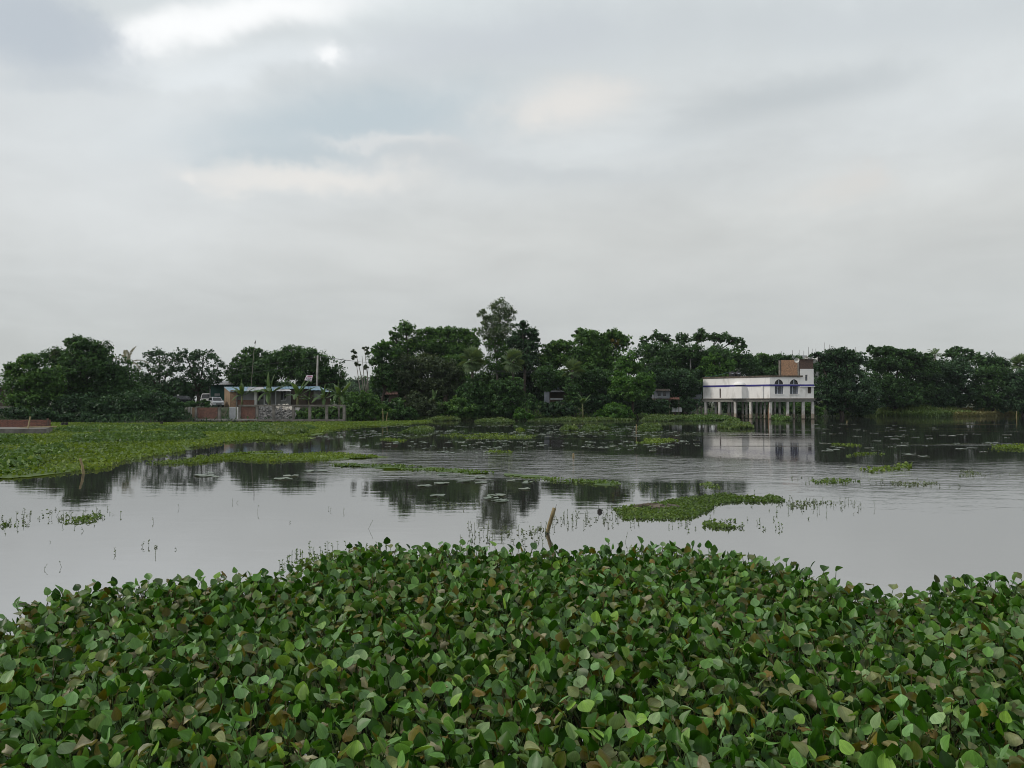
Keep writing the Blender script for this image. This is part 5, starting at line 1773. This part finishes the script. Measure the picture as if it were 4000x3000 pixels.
def sheet(poly, cell, seed, z=.03, edge=.35, f=.6):
    a = np.array(poly)
    lo, hi = a.min(0), a.max(0)
    nx, ny = int((hi[0] - lo[0]) / cell) + 2, int((hi[1] - lo[1]) / cell) + 2
    gx, gy = np.meshgrid(np.arange(nx), np.arange(ny))
    rj = np.random.default_rng(seed)
    C = np.column_stack([lo[0] + gx.ravel() * cell, lo[1] + gy.ravel() * cell]) + rj.uniform(-.35, .35, (nx * ny, 2)) * cell
    warp = np.stack([wnoise(C, f, seed + 1), wnoise(C, f, seed + 2)], 1) * (.5 if cell < .33 else 1.1)
    ok = (in_poly(C + warp, poly) & (wnoise(C, f, seed + 3) > -1.6 + edge * 1.6)).reshape(ny, nx)
    cellok = ok[:-1, :-1] & ok[1:, 1:] & ok[:-1, 1:] & ok[1:, :-1]
    i = np.arange(ny * nx).reshape(ny, nx)
    Q = np.stack([i[:-1, :-1], i[:-1, 1:], i[1:, 1:], i[1:, :-1]], -1)[cellok]
    Z = z + .03 * wnoise(C, 2.0, seed + 5)
    V = np.column_stack([C, np.maximum(Z, .008)])
    used, inv = np.unique(Q, return_inverse=True)
    Q = inv.reshape(-1, 4)
    V = V[used]
    t = np.clip(.5 + .25 * wnoise(V[Q[:, 0]], .8, seed + 6) + rj.normal(0, .12, len(Q)), 0, 1)
    return V, Q, t


mat_px = [(-700, 1650), (0, 1652), (540, 1655), (720, 1652), (1345, 1650), (1660, 1644), (1700, 1648), (1560, 1660), (1400, 1668), (1300, 1682), (1215, 1700), (1160, 1715),
          (900, 1728), (760, 1748), (700, 1765), (560, 1790), (470, 1815), (330, 1838), (150, 1856), (20, 1872), (-250, 1900), (-700, 1930)]
MATP = wpoly(mat_px)
MATS = wpoly([(a, b - (9 if b > 1780 else 3 if b > 1690 else 0)) for a, b in mat_px])
parts = [sheet(MATS, .35, 51, z=.02, edge=.42), floor_leaves(scatter(MATP, 40, 61, .14, .7), 62, .15, .03, .13, .5)]
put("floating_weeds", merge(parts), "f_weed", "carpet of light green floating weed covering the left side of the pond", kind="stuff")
# darker taller hyacinth drifts standing in the carpet
for i, (poly, dens, lab) in enumerate([
    ([(-500, 1722), (0, 1712), (90, 1708), (140, 1735), (60, 1745), (-500, 1760)], 16, "dark leafy hyacinth drift at the left edge below the brick wall"),
    ([(240, 1735), (330, 1705), (460, 1695), (640, 1700), (800, 1705), (790, 1722), (600, 1730), (400, 1735)], 14, "long dark hyacinth drift across the middle of the weed carpet"),
    ([(90, 1782), (150, 1755), (220, 1750), (270, 1768), (240, 1785)], 18, "small dark hyacinth mound in the weed carpet near the left"),
    ([(-300, 1800), (0, 1762), (70, 1790), (160, 1830), (60, 1852), (-300, 1880)], 15, "large leaved hyacinth drift on the nearest left part of the carpet"),
    ([(600, 1672), (900, 1662), (1180, 1665), (1250, 1678), (1000, 1690), (700, 1690)], 10, "hyacinth drift on the carpet before the concrete frame"),
    ([(200, 1680), (420, 1668), (620, 1672), (560, 1690), (300, 1695)], 10, "hyacinth drift on the carpet behind the pair of stumps"),
]):
    wp = wpoly(poly)
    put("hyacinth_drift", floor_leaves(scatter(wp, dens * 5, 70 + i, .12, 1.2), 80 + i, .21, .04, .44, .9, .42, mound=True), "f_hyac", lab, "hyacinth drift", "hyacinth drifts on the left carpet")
put("weed_clump", floor_leaves(scatter(wpoly([(1010, 1690), (1080, 1672), (1190, 1680), (1200, 1700), (1090, 1712)]), 60, 90, .1, 1.2), 91, .2, .03, .5, .9), "f_hyac_y",
    "yellowish weed clump at the right tip of the left carpet", "weed clump", "weed clumps on the pond")

# tongues and ribbons of creeping weed
GT = "creeping weed ribbons"
for i, (poly, dens, size, h, mt, lab) in enumerate([
    ([(560, 1812), (760, 1788), (900, 1774), (1060, 1764), (1200, 1768), (1360, 1772), (1490, 1782), (1500, 1790), (1300, 1795), (1150, 1806), (900, 1800), (700, 1815)], 90, .11, .07, "f_weed", "long green weed tongue reaching from the carpet into the pond"),
    ([(1290, 1808), (1420, 1812), (1600, 1822), (1800, 1838), (1990, 1852), (2200, 1872), (2400, 1888), (2420, 1898), (2200, 1886), (1950, 1866), (1700, 1844), (1480, 1828), (1300, 1818)], 110, .09, .07, "f_creep", "thin weed ribbon slanting across the middle of the pond"),
    ([(900, 1690), (1100, 1700), (1240, 1712), (1180, 1724), (900, 1716)], 60, .14, .12, "f_weed", "ragged weed shelf between dark water and the left carpet"),
]):
    wp = wpoly(poly)
    put("weed_ribbon", merge([sheet(wp, .3, 140 + i, z=.012, edge=.62, f=1.2), floor_leaves(scatter(wp, dens, 100 + i, .55, 1.2), 110 + i, size, .015, h, .7)]), mt, lab, "weed ribbon", GT)

# bright clumps near the far shore
GCL = "weed clumps on the pond"
for i, (poly, dens, size, h, mt, lab) in enumerate([
    ([(2800, 1671), (2830, 1664), (2910, 1663), (2940, 1668), (2935, 1674), (2860, 1676)], 40, .24, .85, "f_hyac_y", "tall yellow green clump in front of the stilt building's columns"),
    ([(3012, 1641), (3030, 1637), (3070, 1637.5), (3085, 1642), (3050, 1644)], 40, .24, .8, "f_hyac", "green clump around the foot of the stilt building's front column"),
    ([(2640, 1640), (2660, 1635), (2760, 1635), (2870, 1638), (2900, 1642), (2800, 1643), (2650, 1643)], 36, .24, .9, "f_hyac", "belt of green weeds along the bank left under the stilt building"),
    ([(2500, 1644), (2540, 1637), (2660, 1635), (2720, 1640), (2620, 1645)], 36, .24, .9, "f_hyac_y", "pale green weed belt left of the stilt building"),
    ([(2195, 1682), (2210, 1672), (2250, 1670), (2260, 1682)], 34, .24, .55, "f_hyac_y", "small bright clump, left one of the pair in mid pond"),
    ([(2265, 1683), (2285, 1672), (2350, 1670), (2375, 1680), (2330, 1686)], 34, .24, .55, "f_hyac_y", "bright clump, right one of the pair in mid pond"),
    ([(2490, 1684), (2505, 1676), (2540, 1674), (2575, 1680), (2582, 1685), (2540, 1688)], 40, .22, .75, "f_hyac_y", "rounded bright clump beside the upright bamboo stake"),
    ([(1570, 1694), (1590, 1684), (1640, 1678), (1690, 1676), (1690, 1688), (1640, 1698)], 34, .22, .55, "f_hyac_y", "bushy yellow green clump at the left of the lily pads"),
    ([(1640, 1644), (1700, 1639), (1790, 1638), (1800, 1642), (1720, 1645)], 30, .24, .75, "f_hyac_y", "pale green weed heap on the shore right of the bamboo stakes"),
    ([(1850, 1650), (1900, 1642), (2000, 1642), (2010, 1650), (1930, 1653)], 30, .22, .55, "f_hyac_y", "weed heap along the shore below the second fan palm"),
    ([(2060, 1644), (2130, 1640), (2330, 1639), (2480, 1640), (2470, 1644), (2200, 1645)], 30, .22, .5, "f_hyac_y", "yellow green weed fringe along the middle shore"),
    ([(2016, 1685), (2020, 1678), (2045, 1677), (2050, 1684)], 40, .16, .3, "f_weed", "tiny round green tuft alone in the dark mid pond"),
]):
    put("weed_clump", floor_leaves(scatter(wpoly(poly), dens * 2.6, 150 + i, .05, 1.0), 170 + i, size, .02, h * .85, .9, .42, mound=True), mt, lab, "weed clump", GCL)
# shallow floating weed patches
for i, (poly, dens, h, lab) in enumerate([
    ([(2480, 1730), (2520, 1716), (2620, 1714), (2650, 1722), (2560, 1734)], 90, .06, "flat green patch left of the stilt building's reflection"),
    ([(1880, 1770), (1980, 1756), (2060, 1760), (2010, 1772)], 70, .08, "loose green patch in the dark middle of the pond"),
    ([(1480, 1720), (1520, 1712), (1600, 1716), (1560, 1726)], 70, .06, "small loose green patch near the yellow clump's reflection"),
    ([(3360, 1838), (3440, 1828), (3560, 1812), (3600, 1818), (3520, 1838), (3400, 1848)], 60, .1, "thin green weed drift on the right, nearest the dark reflection"),
    ([(3846, 1752), (3880, 1742), (4080, 1738), (4200, 1750), (4000, 1758)], 130, .14, "bright green weed strip entering from the right edge"),
    ([(3230, 1742), (3260, 1734), (3360, 1736), (3350, 1744)], 50, .05, "thin floating green film right of the building's reflection"),
    ([(3290, 1786), (3330, 1770), (3470, 1776), (3450, 1786)], 50, .05, "second floating green film right of the building's reflection"),
    ([(1700, 1700), (1850, 1690), (2100, 1700), (2060, 1716), (1800, 1716)], 26, .05, "sparse green film among the far lily pads"),
]):
    put("weed_patch", floor_leaves(scatter(wpoly(poly), dens * .8, 200 + i, .70, 1.1), 210 + i, .12, .01, h, .5), "f_weed", lab, "weed patch", "weed patches on the pond")

# near islands of creeping weed with upright shoots
GI = "creeping weed islands"
for i, (poly, dens, lab, st) in enumerate([
    ([(2425, 2018), (2440, 1985), (2520, 1972), (2620, 1962), (2680, 1945), (2760, 1930), (2950, 1926), (3045, 1945), (3040, 1962), (2900, 1970), (2760, 1985), (2700, 2010), (2640, 2030), (2520, 2028)], 620, "largest green weed island right of the leaning bamboo stump", 60),
    ([(2640, 2052), (2700, 2036), (2860, 2030), (2980, 2035), (2990, 2046), (2860, 2066), (2720, 2068)], 620, "narrow weed island in front of the largest one", 30),
    ([(2200, 2046), (2300, 2034), (2420, 2012), (2440, 2030), (2340, 2044), (2210, 2052)], 110, "sparse weed shoots trailing left from the largest island", 60),
    ([(3090, 1985), (3120, 1962), (3230, 1966), (3290, 1960), (3280, 1980), (3180, 1990)], 110, "thin tangle of weed shoots right of the largest island", 45),
    ([(205, 2048), (240, 2030), (350, 2012), (370, 2022), (330, 2045), (240, 2052)], 420, "small weed island in the calm water on the left", 20),
    ([(60, 2040), (140, 1995), (240, 1995), (260, 2030), (160, 2045)], 12, "loose group of shoots beside the small left island", 34),
    ([(-30, 2068), (0, 2050), (60, 2048), (66, 2058), (20, 2068)], 260, "tiny weed tuft at the left edge", 14),
    ([(3155, 1888), (3180, 1872), (3300, 1868), (3340, 1878), (3300, 1888)], 180, "small weed drift with shoots right of the building's reflection", 20),
    ([(3480, 1898), (3510, 1884), (3640, 1884), (3680, 1896), (3580, 1900)], 130, "dotted weed drift on the right side water", 24),
    ([(3730, 1862), (3740, 1842), (3800, 1836), (3815, 1852), (3780, 1862)], 110, "little twiggy weed tuft near the right edge", 22),
    ([(2650, 1912), (2680, 1892), (2770, 1886), (2770, 1908), (2700, 1914)], 160, "small weed patch beyond the largest island", 16),
    ([(2440, 1908), (2520, 1896), (2640, 1900), (2600, 1910)], 50, "faint weed shoots at the end of the slanting ribbon", 20),
    ([(1850, 2110), (1900, 2080), (2060, 2056), (2120, 2060), (2090, 2100), (1980, 2125)], 40, "loose cluster of thin shoots left of the leaning bamboo stump", 60),
    ([(1140, 2216), (1220, 2180), (1330, 2150), (1450, 2145), (1420, 2195), (1280, 2225)], 330, "low creeping weed fringe at the left front of the near mat", 90),
    ([(1690, 1982), (1720, 1968), (1830, 1970), (1860, 1980)], 18, "faint row of shoots below the tall tree's reflection", 16),
    ([(540, 2160), (560, 2140), (590, 2138), (600, 2150)], 30, "curled weed wisps alone in the calm left water", 5),
]):
    wp = wpoly(poly)
    parts = [floor_leaves(scatter(wp, dens * .9, 230 + i, .62, 1.7), 250 + i, .065, .006, .05, .7, .36)]
    a = np.array(wp)
    r = np.random.default_rng(270 + i)
    lo, hi = a.min(0) - .25, a.max(0) + .25
    parts.append(stems(lo + r.random((st, 2)) * (hi - lo), 290 + i, .10, .004, .035))
    put("weed_island" if dens > 150 else "weed_tuft", merge(parts), "f_creep" if dens > 150 else "f_stem", lab, "weed patch", GI)

# single stalks out in the calm water
GS = "single stalks in the calm water"
STALK = [np_mesh("stalk", *stems(np.zeros((1, 2)), 400 + i, .26, .006, .05, .35)[:2], fval=stems(np.zeros((1, 2)), 400 + i, .26, .006, .05, .35)[2]) for i in range(6)]
for me in STALK:
    me.materials.append(M["f_stem"])
for i, (px, py) in enumerate([(200, 2120), (242, 2215), (168, 2228), (600, 2040), (690, 2148), (907, 1965), (920, 1965), (1003, 2000), (1130, 2040), (1285, 1990), (1290, 1995),
                              (1436, 2065), (450, 2010), (700, 1985), (330, 2075), (1340, 2000), (2370, 1920), (2096, 1990), (2190, 2030), (3420, 1985), (3330, 2010), (3700, 1830), (2380, 2130), (2440, 2120)]):
    p = G(px, py)
    o = bpy.data.objects.new("water_stalk", STALK[i % 6])
    col.objects.link(o)
    o.location = p
    o.rotation_euler = (0, 0, i * 1.7)
    o.scale = (.5, .5, .24 + .11 * (i % 4))
    tag(o, "thin weed stalk poking out of the calm open water", "stalk", GS)

# ------------------------------------------------------------------ lily pads
def pad_mesh(seed):
    r = np.random.default_rng(seed)
    n = 12
    V, Q = [], []
    for i in range(n + 1):
        a = .25 + (2 * math.pi - .5) * i / n
        q = 1 + .06 * math.sin(3 * a + seed)
        V += [(0.1 * math.cos(a), .1 * math.sin(a), .004), (q * math.cos(a), q * math.sin(a), .012 + .02 * (r.random() < .3))]
    for i in range(n):
        Q.append([2 * i, 2 * i + 1, 2 * i + 3, 2 * i + 2])
    return np.array(V), np.array(Q)


PADS = []
for i in range(5):
    V, Q = pad_mesh(i)
    me = np_mesh("lily_pad", V, Q, fval=np.full(len(Q), .25 + .17 * i))
    me.materials.append(M["pad"])
    PADS.append(me)
zones = [([(1250, 1700), (1500, 1662), (2000, 1660), (2500, 1665), (2740, 1690), (2740, 1740), (2400, 1780), (2000, 1786), (1600, 1766), (1300, 1745)], 0.85, .42, 150),
         ([(1560, 1850), (1800, 1858), (2060, 1880), (2080, 1930), (1900, 1980), (1560, 1895)], 1.0, .5, 26),
         ([(3190, 1655), (3600, 1660), (3980, 1690), (3990, 1740), (3700, 1800), (3300, 1850), (3200, 1800)], .10, .6, 26),
         ([(700, 1850), (1250, 1815), (1300, 1840), (1100, 1880), (800, 1880)], .35, .5, 16)]
rest = []
n_pad = 0
for zi, (poly, dens, size, keepn) in enumerate(zones):
    wp = wpoly(poly)
    P = scatter(wp, dens, 300 + zi, .75, .30)
    r = np.random.default_rng(320 + zi)
    S = size * r.uniform(.35, 1.0, len(P)) * (1 if zi != 1 else .8)
    if len(P) == 0:
        continue
    shows = S / (P[:, 1] ** 1.5)
    idx = np.argsort(-shows)
    for j in idx[:keepn]:
        o = bpy.data.objects.new("lily_pad", PADS[(n_pad * 3 + zi) % 5])
        col.objects.link(o)
        o.location = (P[j, 0], P[j, 1], .004 + .0007 * (n_pad % 9))
        o.rotation_euler = (0, 0, r.uniform(0, 6.28))
        o.scale = (S[j] * .62, S[j] * .62, 1)
        lab = ["pale lily pad floating on the far dark middle water", "pale lily pad floating between the slanting ribbon and the near mat", "pale lily pad floating right of the stilt building's reflection", "pale lily pad floating below the long weed tongue"][zi]
        tag(o, lab, "lily pad", ["lily pads in the far middle", "lily pads near the slanting ribbon", "lily pads on the right", "lily pads on the left"][zi])
        n_pad += 1
    for j in idx[keepn:]:
        V, Q = pad_mesh(int(j) % 5)
        a = r.uniform(0, 6.28)
        M2 = np.array([[math.cos(a), -math.sin(a), 0], [math.sin(a), math.cos(a), 0], [0, 0, 1]])
        V = (V * np.array([S[j] * .62, S[j] * .62, 1])) @ M2.T + np.array([P[j, 0], P[j, 1], .003 + .0006 * (int(j) % 11)])
        rest.append((V, Q, np.full(len(Q), np.clip(r.normal(.5, .25), 0, 1))))
if rest:
    put("floating_leaves", merge(rest), "pad", "countless smaller lily pads spread over the far water", kind="stuff")

# ------------------------------------------------------------------ bank grass
def bank_grass(name, x0, x1, d0, d1, dens, size, h, mat, seed, label):
    r = np.random.default_rng(seed)
    n = int((x1 - x0) * (d1 - d0) * dens)
    X = r.uniform(x0, x1, n)
    Y = shore_y(X) + r.uniform(d0, d1, n)
    P = np.column_stack([X, Y])
    V, Q, t = floor_leaves(P, seed + 1, size, .0, h, 1.6, .16)
    zadd = np.repeat(np.maximum(ground_z(X, Y), 0), 4)
    V[:, 2] += zadd
    put(name, (V, Q, t), mat, label, kind="stuff")


bank_grass("undergrowth", -70, -22, -.5, 6, 16, .4, .6, "f_deep", 501, "dark undergrowth on the left bank")
bank_grass("undergrowth", -22, 30, -.5, 8, 16, .4, .6, "f_mid", 503, "green undergrowth on the middle bank")
bank_grass("undergrowth", 26, 62, -.5, 6, 12, .4, .5, "f_dark", 505, "dark undergrowth behind the stilt building")
bank_grass("grass", -13, 27, -2.2, 1.2, 34, .4, .45, "f_hyac_y", 513, "yellow green grass fringe along the middle shore")
bank_grass("grass", 58, 82, -2.0, 9.0, 46, .6, .9, "f_grass", 507, "tall dull green grass on the right bank")
bank_grass("grass", 76, 93, -2.4, 4.0, 60, .5, .75, "f_straw", 509, "dry straw coloured grass on the right shore")
bank_grass("grass", 90, 120, -1.8, 4, 50, .45, .6, "f_weed", 511, "bright green grass at the right end of the shore")

# ------------------------------------------------------------------ leaning bamboo stump and floating scrap
p0 = G(2136, 2083)
p1 = W(2166, 1984, p0.y + .02)
stump = thing("bamboo_stump", p0, "short leaning bamboo stump standing in open water behind the near mat", "stump")
d = (p1 - p0)
MB().tube([p0 - d * .5, p0, p0 + d * .33, p0 + d * .335, p0 + d * .68, p0 + d * .685, p0 + d * .985, p1], [.036, .036, .036, .039, .036, .039, .036, .034], 14).build("culm", M["bamboo"], stump, smooth=True)
MB().tube([p1 - d * .05 + Vector((.015, 0, 0)), p1 + Vector((.045, 0, .075))], [.004, .003], 6).build("nail", M["steel"], stump)
MB().tube([p0 - d * .3, p0 + d * .04], [.037, .0372], 14, cap=False).build("wet_foot", M["dark_wood"], stump)
c = G(2342, 2000)
scrap = thing("floating_scrap", c, "small black wedge shaped scrap of wood floating near the weed island", "wood scrap")
MB().prism([c + Vector(v) for v in ((-.05, -.04, -.02), (.04, -.05, -.02), (.05, .05, -.02), (-.04, .05, -.02))], [c + Vector(v) for v in ((-.055, -.02, .03), (.0, -.03, .085), (.075, .02, .035), (-.03, .05, .06))]).build("block", M["dark_wood"], scrap)
MB().tube([c + Vector((-.03, 0, .03)), c + Vector((-.025, 0, .15))], .004, 5).build("twig", M["dark_wood"], scrap)
c = G(2560, 1982)
mud = MB()
for k in range(14):
    a = k * .9
    mud.box(c + Vector((math.cos(a) * .3 * (k % 4) / 2, math.sin(a) * .22, .02)), (.3, .2, .06), M=Matrix.Translation(c + Vector((math.cos(a) * .3 * (k % 4) / 2, math.sin(a) * .25, .02))) @ Euler((.1 * (k % 3), .07 * (k % 5), a)).to_matrix().to_4x4())
tag(mud.build("debris", M["dark_edge"]), "brown rotting debris lying in the largest weed island", kind="stuff")

# ------------------------------------------------------------------ near mat of water hyacinth
edge_px = [(-900, 2750), (-300, 2500), (0, 2420), (120, 2350), (300, 2310), (500, 2280), (700, 2265), (900, 2255), (1100, 2228), (1250, 2175), (1500, 2152), (1800, 2138), (2100, 2150), (2400, 2146),
           (2700, 2142), (2860, 2165), (3000, 2205), (3150, 2250), (3350, 2305), (3600, 2315), (3720, 2290), (3800, 2262), (3950, 2262), (4100, 2280), (4600, 2310), (5200, 2400)]
ED = np.array([W(a, b, 1.0).x for a, b in edge_px])
Eh = .31
EDG = [G(a, b, Eh) for a, b in edge_px]
EX = np.array([p.x / p.y for p in EDG])
EY = np.array([p.y for p in EDG])


def edge_y(x, y):
    return np.interp(x / np.maximum(y, .5), EX, EY)


LEAF_KINDS = []


def hyac_leaf(seed, kind):
    """Water hyacinth blade, unit length along +Y from the petiole top, upper side +Z; 6 x 4 faces."""
    r = np.random.default_rng(seed)
    nu, nv = 7, 5
    Wd = r.uniform(.80, 1.05)
    cup = r.uniform(.05, .32) * (1 if r.random() < .85 else -1)
    bend = r.uniform(-.35, .30)
    tw = r.uniform(-.3, .3)
    fold = 0.0
    if kind == "folded":
        fold, Wd = r.uniform(.5, 1.0), Wd * .9
    if kind == "curled":
        bend, cup, tw = r.uniform(-1.1, -.5), r.uniform(.3, .6), r.uniform(-.9, .9)
    if kind == "withered":
        bend, cup, tw = r.uniform(-1.5, -.6), r.uniform(-.5, .6), r.uniform(-1.0, 1.0)
    pal = {"green": [(.105, .225, .048), (.130, .245, .088), (.110, .215, .070), (.150, .265, .042), (.050, .140, .014), (.175, .260, .115), (.140, .240, .085)],
           "folded": [(.105, .220, .052), (.155, .255, .075), (.075, .170, .032)],
           "deep": [(.022, .078, .003), (.036, .102, .003), (.052, .125, .004)],
           "curled": [(.195, .225, .095), (.240, .250, .125), (.150, .185, .068)],
           "withered": [(.300, .275, .165), (.350, .315, .205), (.200, .190, .085), (.20, .14, .028)],
           "olive": [(.075, .098, .006), (.115, .105, .008), (.050, .075, .004)]}[kind]
    c0 = np.array(pal[r.integers(len(pal))])
    V, C = [], []
    for i in range(nu):
        u = i / (nu - 1)
        w = .5 * Wd * max(0.02, math.sin(math.pi * min(1, .035 + .965 * u ** .74)) ** (.52 if u < .42 else .74))
        if i == nu - 1:
            w = .035
        wl_, wr_ = 1 + r.normal(0, .05), 1 + r.normal(0, .05)
        ang = bend * u
        for j in range(nv):
            v = -1 + 2 * j / (nv - 1)
            x = v * w * (wl_ if v < 0 else wr_)
            z = cup * w * v * v * 1.3 + fold * abs(x) * .8 - .02 * (1 - abs(v))
            y = u * (1 if abs(bend) < .02 else math.sin(ang) / ang if abs(ang) > 1e-4 else 1)
            z += (1 - math.cos(ang)) / (bend if abs(bend) > .02 else 1) * (1 if bend > 0 else 1)
            if kind in ("withered", "curled"):
                x += r.normal(0, .035 if kind == "withered" else .015)
                z += r.normal(0, .06 if kind == "withered" else .02)
            t = tw * (u - .2)
            x, z = x * math.cos(t) - z * math.sin(t), x * math.sin(t) + z * math.cos(t)
            V.append((x, y, z))
            rim = max(abs(v), u) ** 4
            c = c0 * (1 + .18 * (1 - abs(v)) * (j == nv // 2))
            if kind in ("green", "folded"):
                c = c * (1 + .30 * rim)
            if kind in ("curled", "olive", "withered"):
                c = c * (1 - .3 * rim) + np.array((.20, .16, .08)) * .3 * rim
            C.append((*c, .5 + .5 * v))
    Q = []
    for i in range(nu - 1):
        for j in range(nv - 1):
            a = i * nv + j
            Q.append((a, a + 1, a + nv + 1, a + nv))
    return np.array(V), np.array(Q), np.array(C)


KINDP = [("green", 15), ("folded", 5), ("deep", 6), ("curled", 6), ("withered", 3), ("olive", 3)]
for k, n in KINDP:
    for i in range(n):
        V, Q, C = hyac_leaf(900 + len(LEAF_KINDS), k)
        me = np_mesh("leaf", V, Q, color=C, smooth=True)
        me.materials.append(M["leaf"])
        LEAF_KINDS.append((k, V, Q, C, me))
KW = np.array([{"green": 1.0, "folded": .9, "deep": 1.25, "curled": .62, "withered": .5, "olive": .8}[k[0]] for k in LEAF_KINDS])
KW /= KW.sum()


def near_mat():
    r = np.random.default_rng(77)
    sp = .166
    pts = []
    gy = 2.6
    while gy < 13.2:
        half = gy * .70 + 1.6
        xs = np.arange(-half, half, sp)
        for x in xs:
            pts.append((x + r.uniform(-.45, .45) * sp, gy + r.uniform(-.45, .45) * sp))
        gy += sp
    P = np.array(pts)
    wob = .22 * wnoise(P, 2.2, 31)
    P = P[P[:, 1] < edge_y(P[:, 0], P[:, 1]) + wob]
    hh = 1.04 + .10 * wnoise(P, 1.4, 33) + np.abs(r.normal(0, .05, len(P)))
    # which plants are in the picture, nearest first
    depth = P[:, 1] * CP
    px = CX + F * P[:, 0] / P[:, 1]
    zc = .33
    py = HOR + F * (CAM_Z - zc) / P[:, 1]
    vis = (px > 20) & (px < 3980) & (py < 2985)
    idx = np.argsort(np.where(vis, P[:, 1], 1e9))[:300]
    single = np.zeros(len(P), bool)
    single[idx] = True
    Vs, Qs, Cs, base = [], [], [], 0
    sV, sQ, sC = [], [], []

    def petiole(a, b, rad, c):
        """Four sided stalk from a to b, bowed slightly."""
        t = (b - a)
        m = a + t * .5 + np.array([r.normal(0, .015), r.normal(0, .015), 0])
        V, Q = [], []
        for q, k in ((a, 1.2), (m, 1.0), (b, .6)):
            for sx, sy in ((1, 0), (0, 1), (-1, 0), (0, -1)):
                V.append(q + np.array([sx, sy, 0]) * rad * k)
        for i in range(2):
            for j in range(4):
                Q.append((i * 4 + j, i * 4 + (j + 1) % 4, i * 4 + 4 + (j + 1) % 4, i * 4 + 4 + j))
        return np.array(V), np.array(Q), np.tile(np.array((*c, .5)), (12, 1))

    for i, (x, y) in enumerate(P):
        nl_ = int(r.integers(7, 10)) if not single[i] else int(r.integers(7, 9))
        a0 = r.uniform(0, 6.28)
        pv, pq, pc, pb = [], [], [], 0
        leaves = []
        for k in range(nl_):
            az = a0 + k * 2.4 + r.uniform(-.4, .4)
            inner = k / nl_
            ln = (.15 + .22 * inner) * hh[i] * r.uniform(.78, 1.14)
            incl = R(r.uniform(8, 30) + 24 * (1 - inner))
            dr_ = np.array([math.cos(az) * math.sin(incl), math.sin(az) * math.sin(incl), math.cos(incl)])
            s = np.array([r.normal(0, .02), r.normal(0, .02), -.02])
            e = s + dr_ * ln
            V, Q, C = petiole(s, e, .0062, (.075, .125, .035) if r.random() < .8 else (.12, .10, .04))
            pv.append(V); pq.append(Q + pb); pc.append(C); pb += len(V)
            ki = int(r.choice(len(LEAF_KINDS), p=KW))
            kind = LEAF_KINDS[ki][0]
            el = R({"green": r.uniform(8, 78), "folded": r.uniform(5, 70), "deep": r.uniform(40, 95), "curled": r.uniform(-5, 65), "withered": r.uniform(-30, 50), "olive": r.uniform(0, 80)}[kind])
            az2 = az + r.normal(0, .5)
            Y = Vector((math.cos(az2) * math.cos(el), math.sin(az2) * math.cos(el), math.sin(el)))
            X = Vector((math.sin(az2), -math.cos(az2), 0))
            X = (Matrix.Rotation(r.normal(0, .45), 3, Y) @ X).normalized()
            Z = X.cross(Y)
            sc = r.uniform(.080, .124) * (1.0 if kind != "withered" else .95)
            mt = Matrix((X, Y, Z)).transposed().to_4x4()
            mt = Matrix.Translation(Vector(e)) @ mt @ Matrix.Diagonal((sc * r.uniform(.9, 1.15), sc, sc, 1))
            leaves.append((ki, mt))
        pv, pq, pc = np.concatenate(pv), np.concatenate(pq), np.concatenate(pc)
        if single[i]:
            me = np_mesh("petioles", pv, pq, color=pc)
            me.materials.append(M["leaf"])
            root = bpy.data.objects.new("water_hyacinth", None)
            col.objects.link(root)
            root.location = (x, y, 0)
            link("stem", me, None, root)
            tag(root, "water hyacinth plant in the nearest rows of the leafy mat", "water plant", "near rows of the water hyacinth mat")
            for ki, mt in leaves:
                o = bpy.data.objects.new("leaf", LEAF_KINDS[ki][4])
                col.objects.link(o)
                o.parent = root
                o.matrix_basis = mt
        else:
            off = np.array([x, y, 0])
            Vs.append(pv + off); Qs.append(pq + base); Cs.append(pc); base += len(pv)
            for ki, mt in leaves:
                _, V, Q, C, _ = LEAF_KINDS[ki]
                m = np.array(mt)
                Vw = V @ m[:3, :3].T + m[:3, 3] + off
                Vs.append(Vw); Qs.append(Q + base); Cs.append(C * np.array([*[r.uniform(.62, 1.36)] * 3, 1])); base += len(V)
    o = link("hyacinth_foliage", np_mesh("hyacinth_foliage", np.concatenate(Vs), np.concatenate(Qs), color=np.concatenate(Cs), smooth=True), M["leaf"])
    tag(o, "dense leafy mat of further water hyacinth plants behind the nearest rows", kind="stuff")
    print("plants", len(P), "single", int(single.sum()))


near_mat()

# ------------------------------------------------------------------ haze
def haze_box():
    m, t, out = new_mat("haze_air")
    v = N(t, "ShaderNodeVolumePrincipled")
    v.inputs["Color"].default_value = (0.80, 0.86, 0.92, 1)
    v.inputs["Density"].default_value = HAZE
    v.inputs["Anisotropy"].default_value = 0.0
    t.links.new(v.outputs[0], out.inputs["Volume"])
    o = MB().box((0, 300, 13.5), (1100, 700, 31)).build("haze", m)
    tag(o, "thin pale haze in the air over the pond and far trees", kind="stuff")


HAZE = 0.00011
if HAZE > 0:
    haze_box()
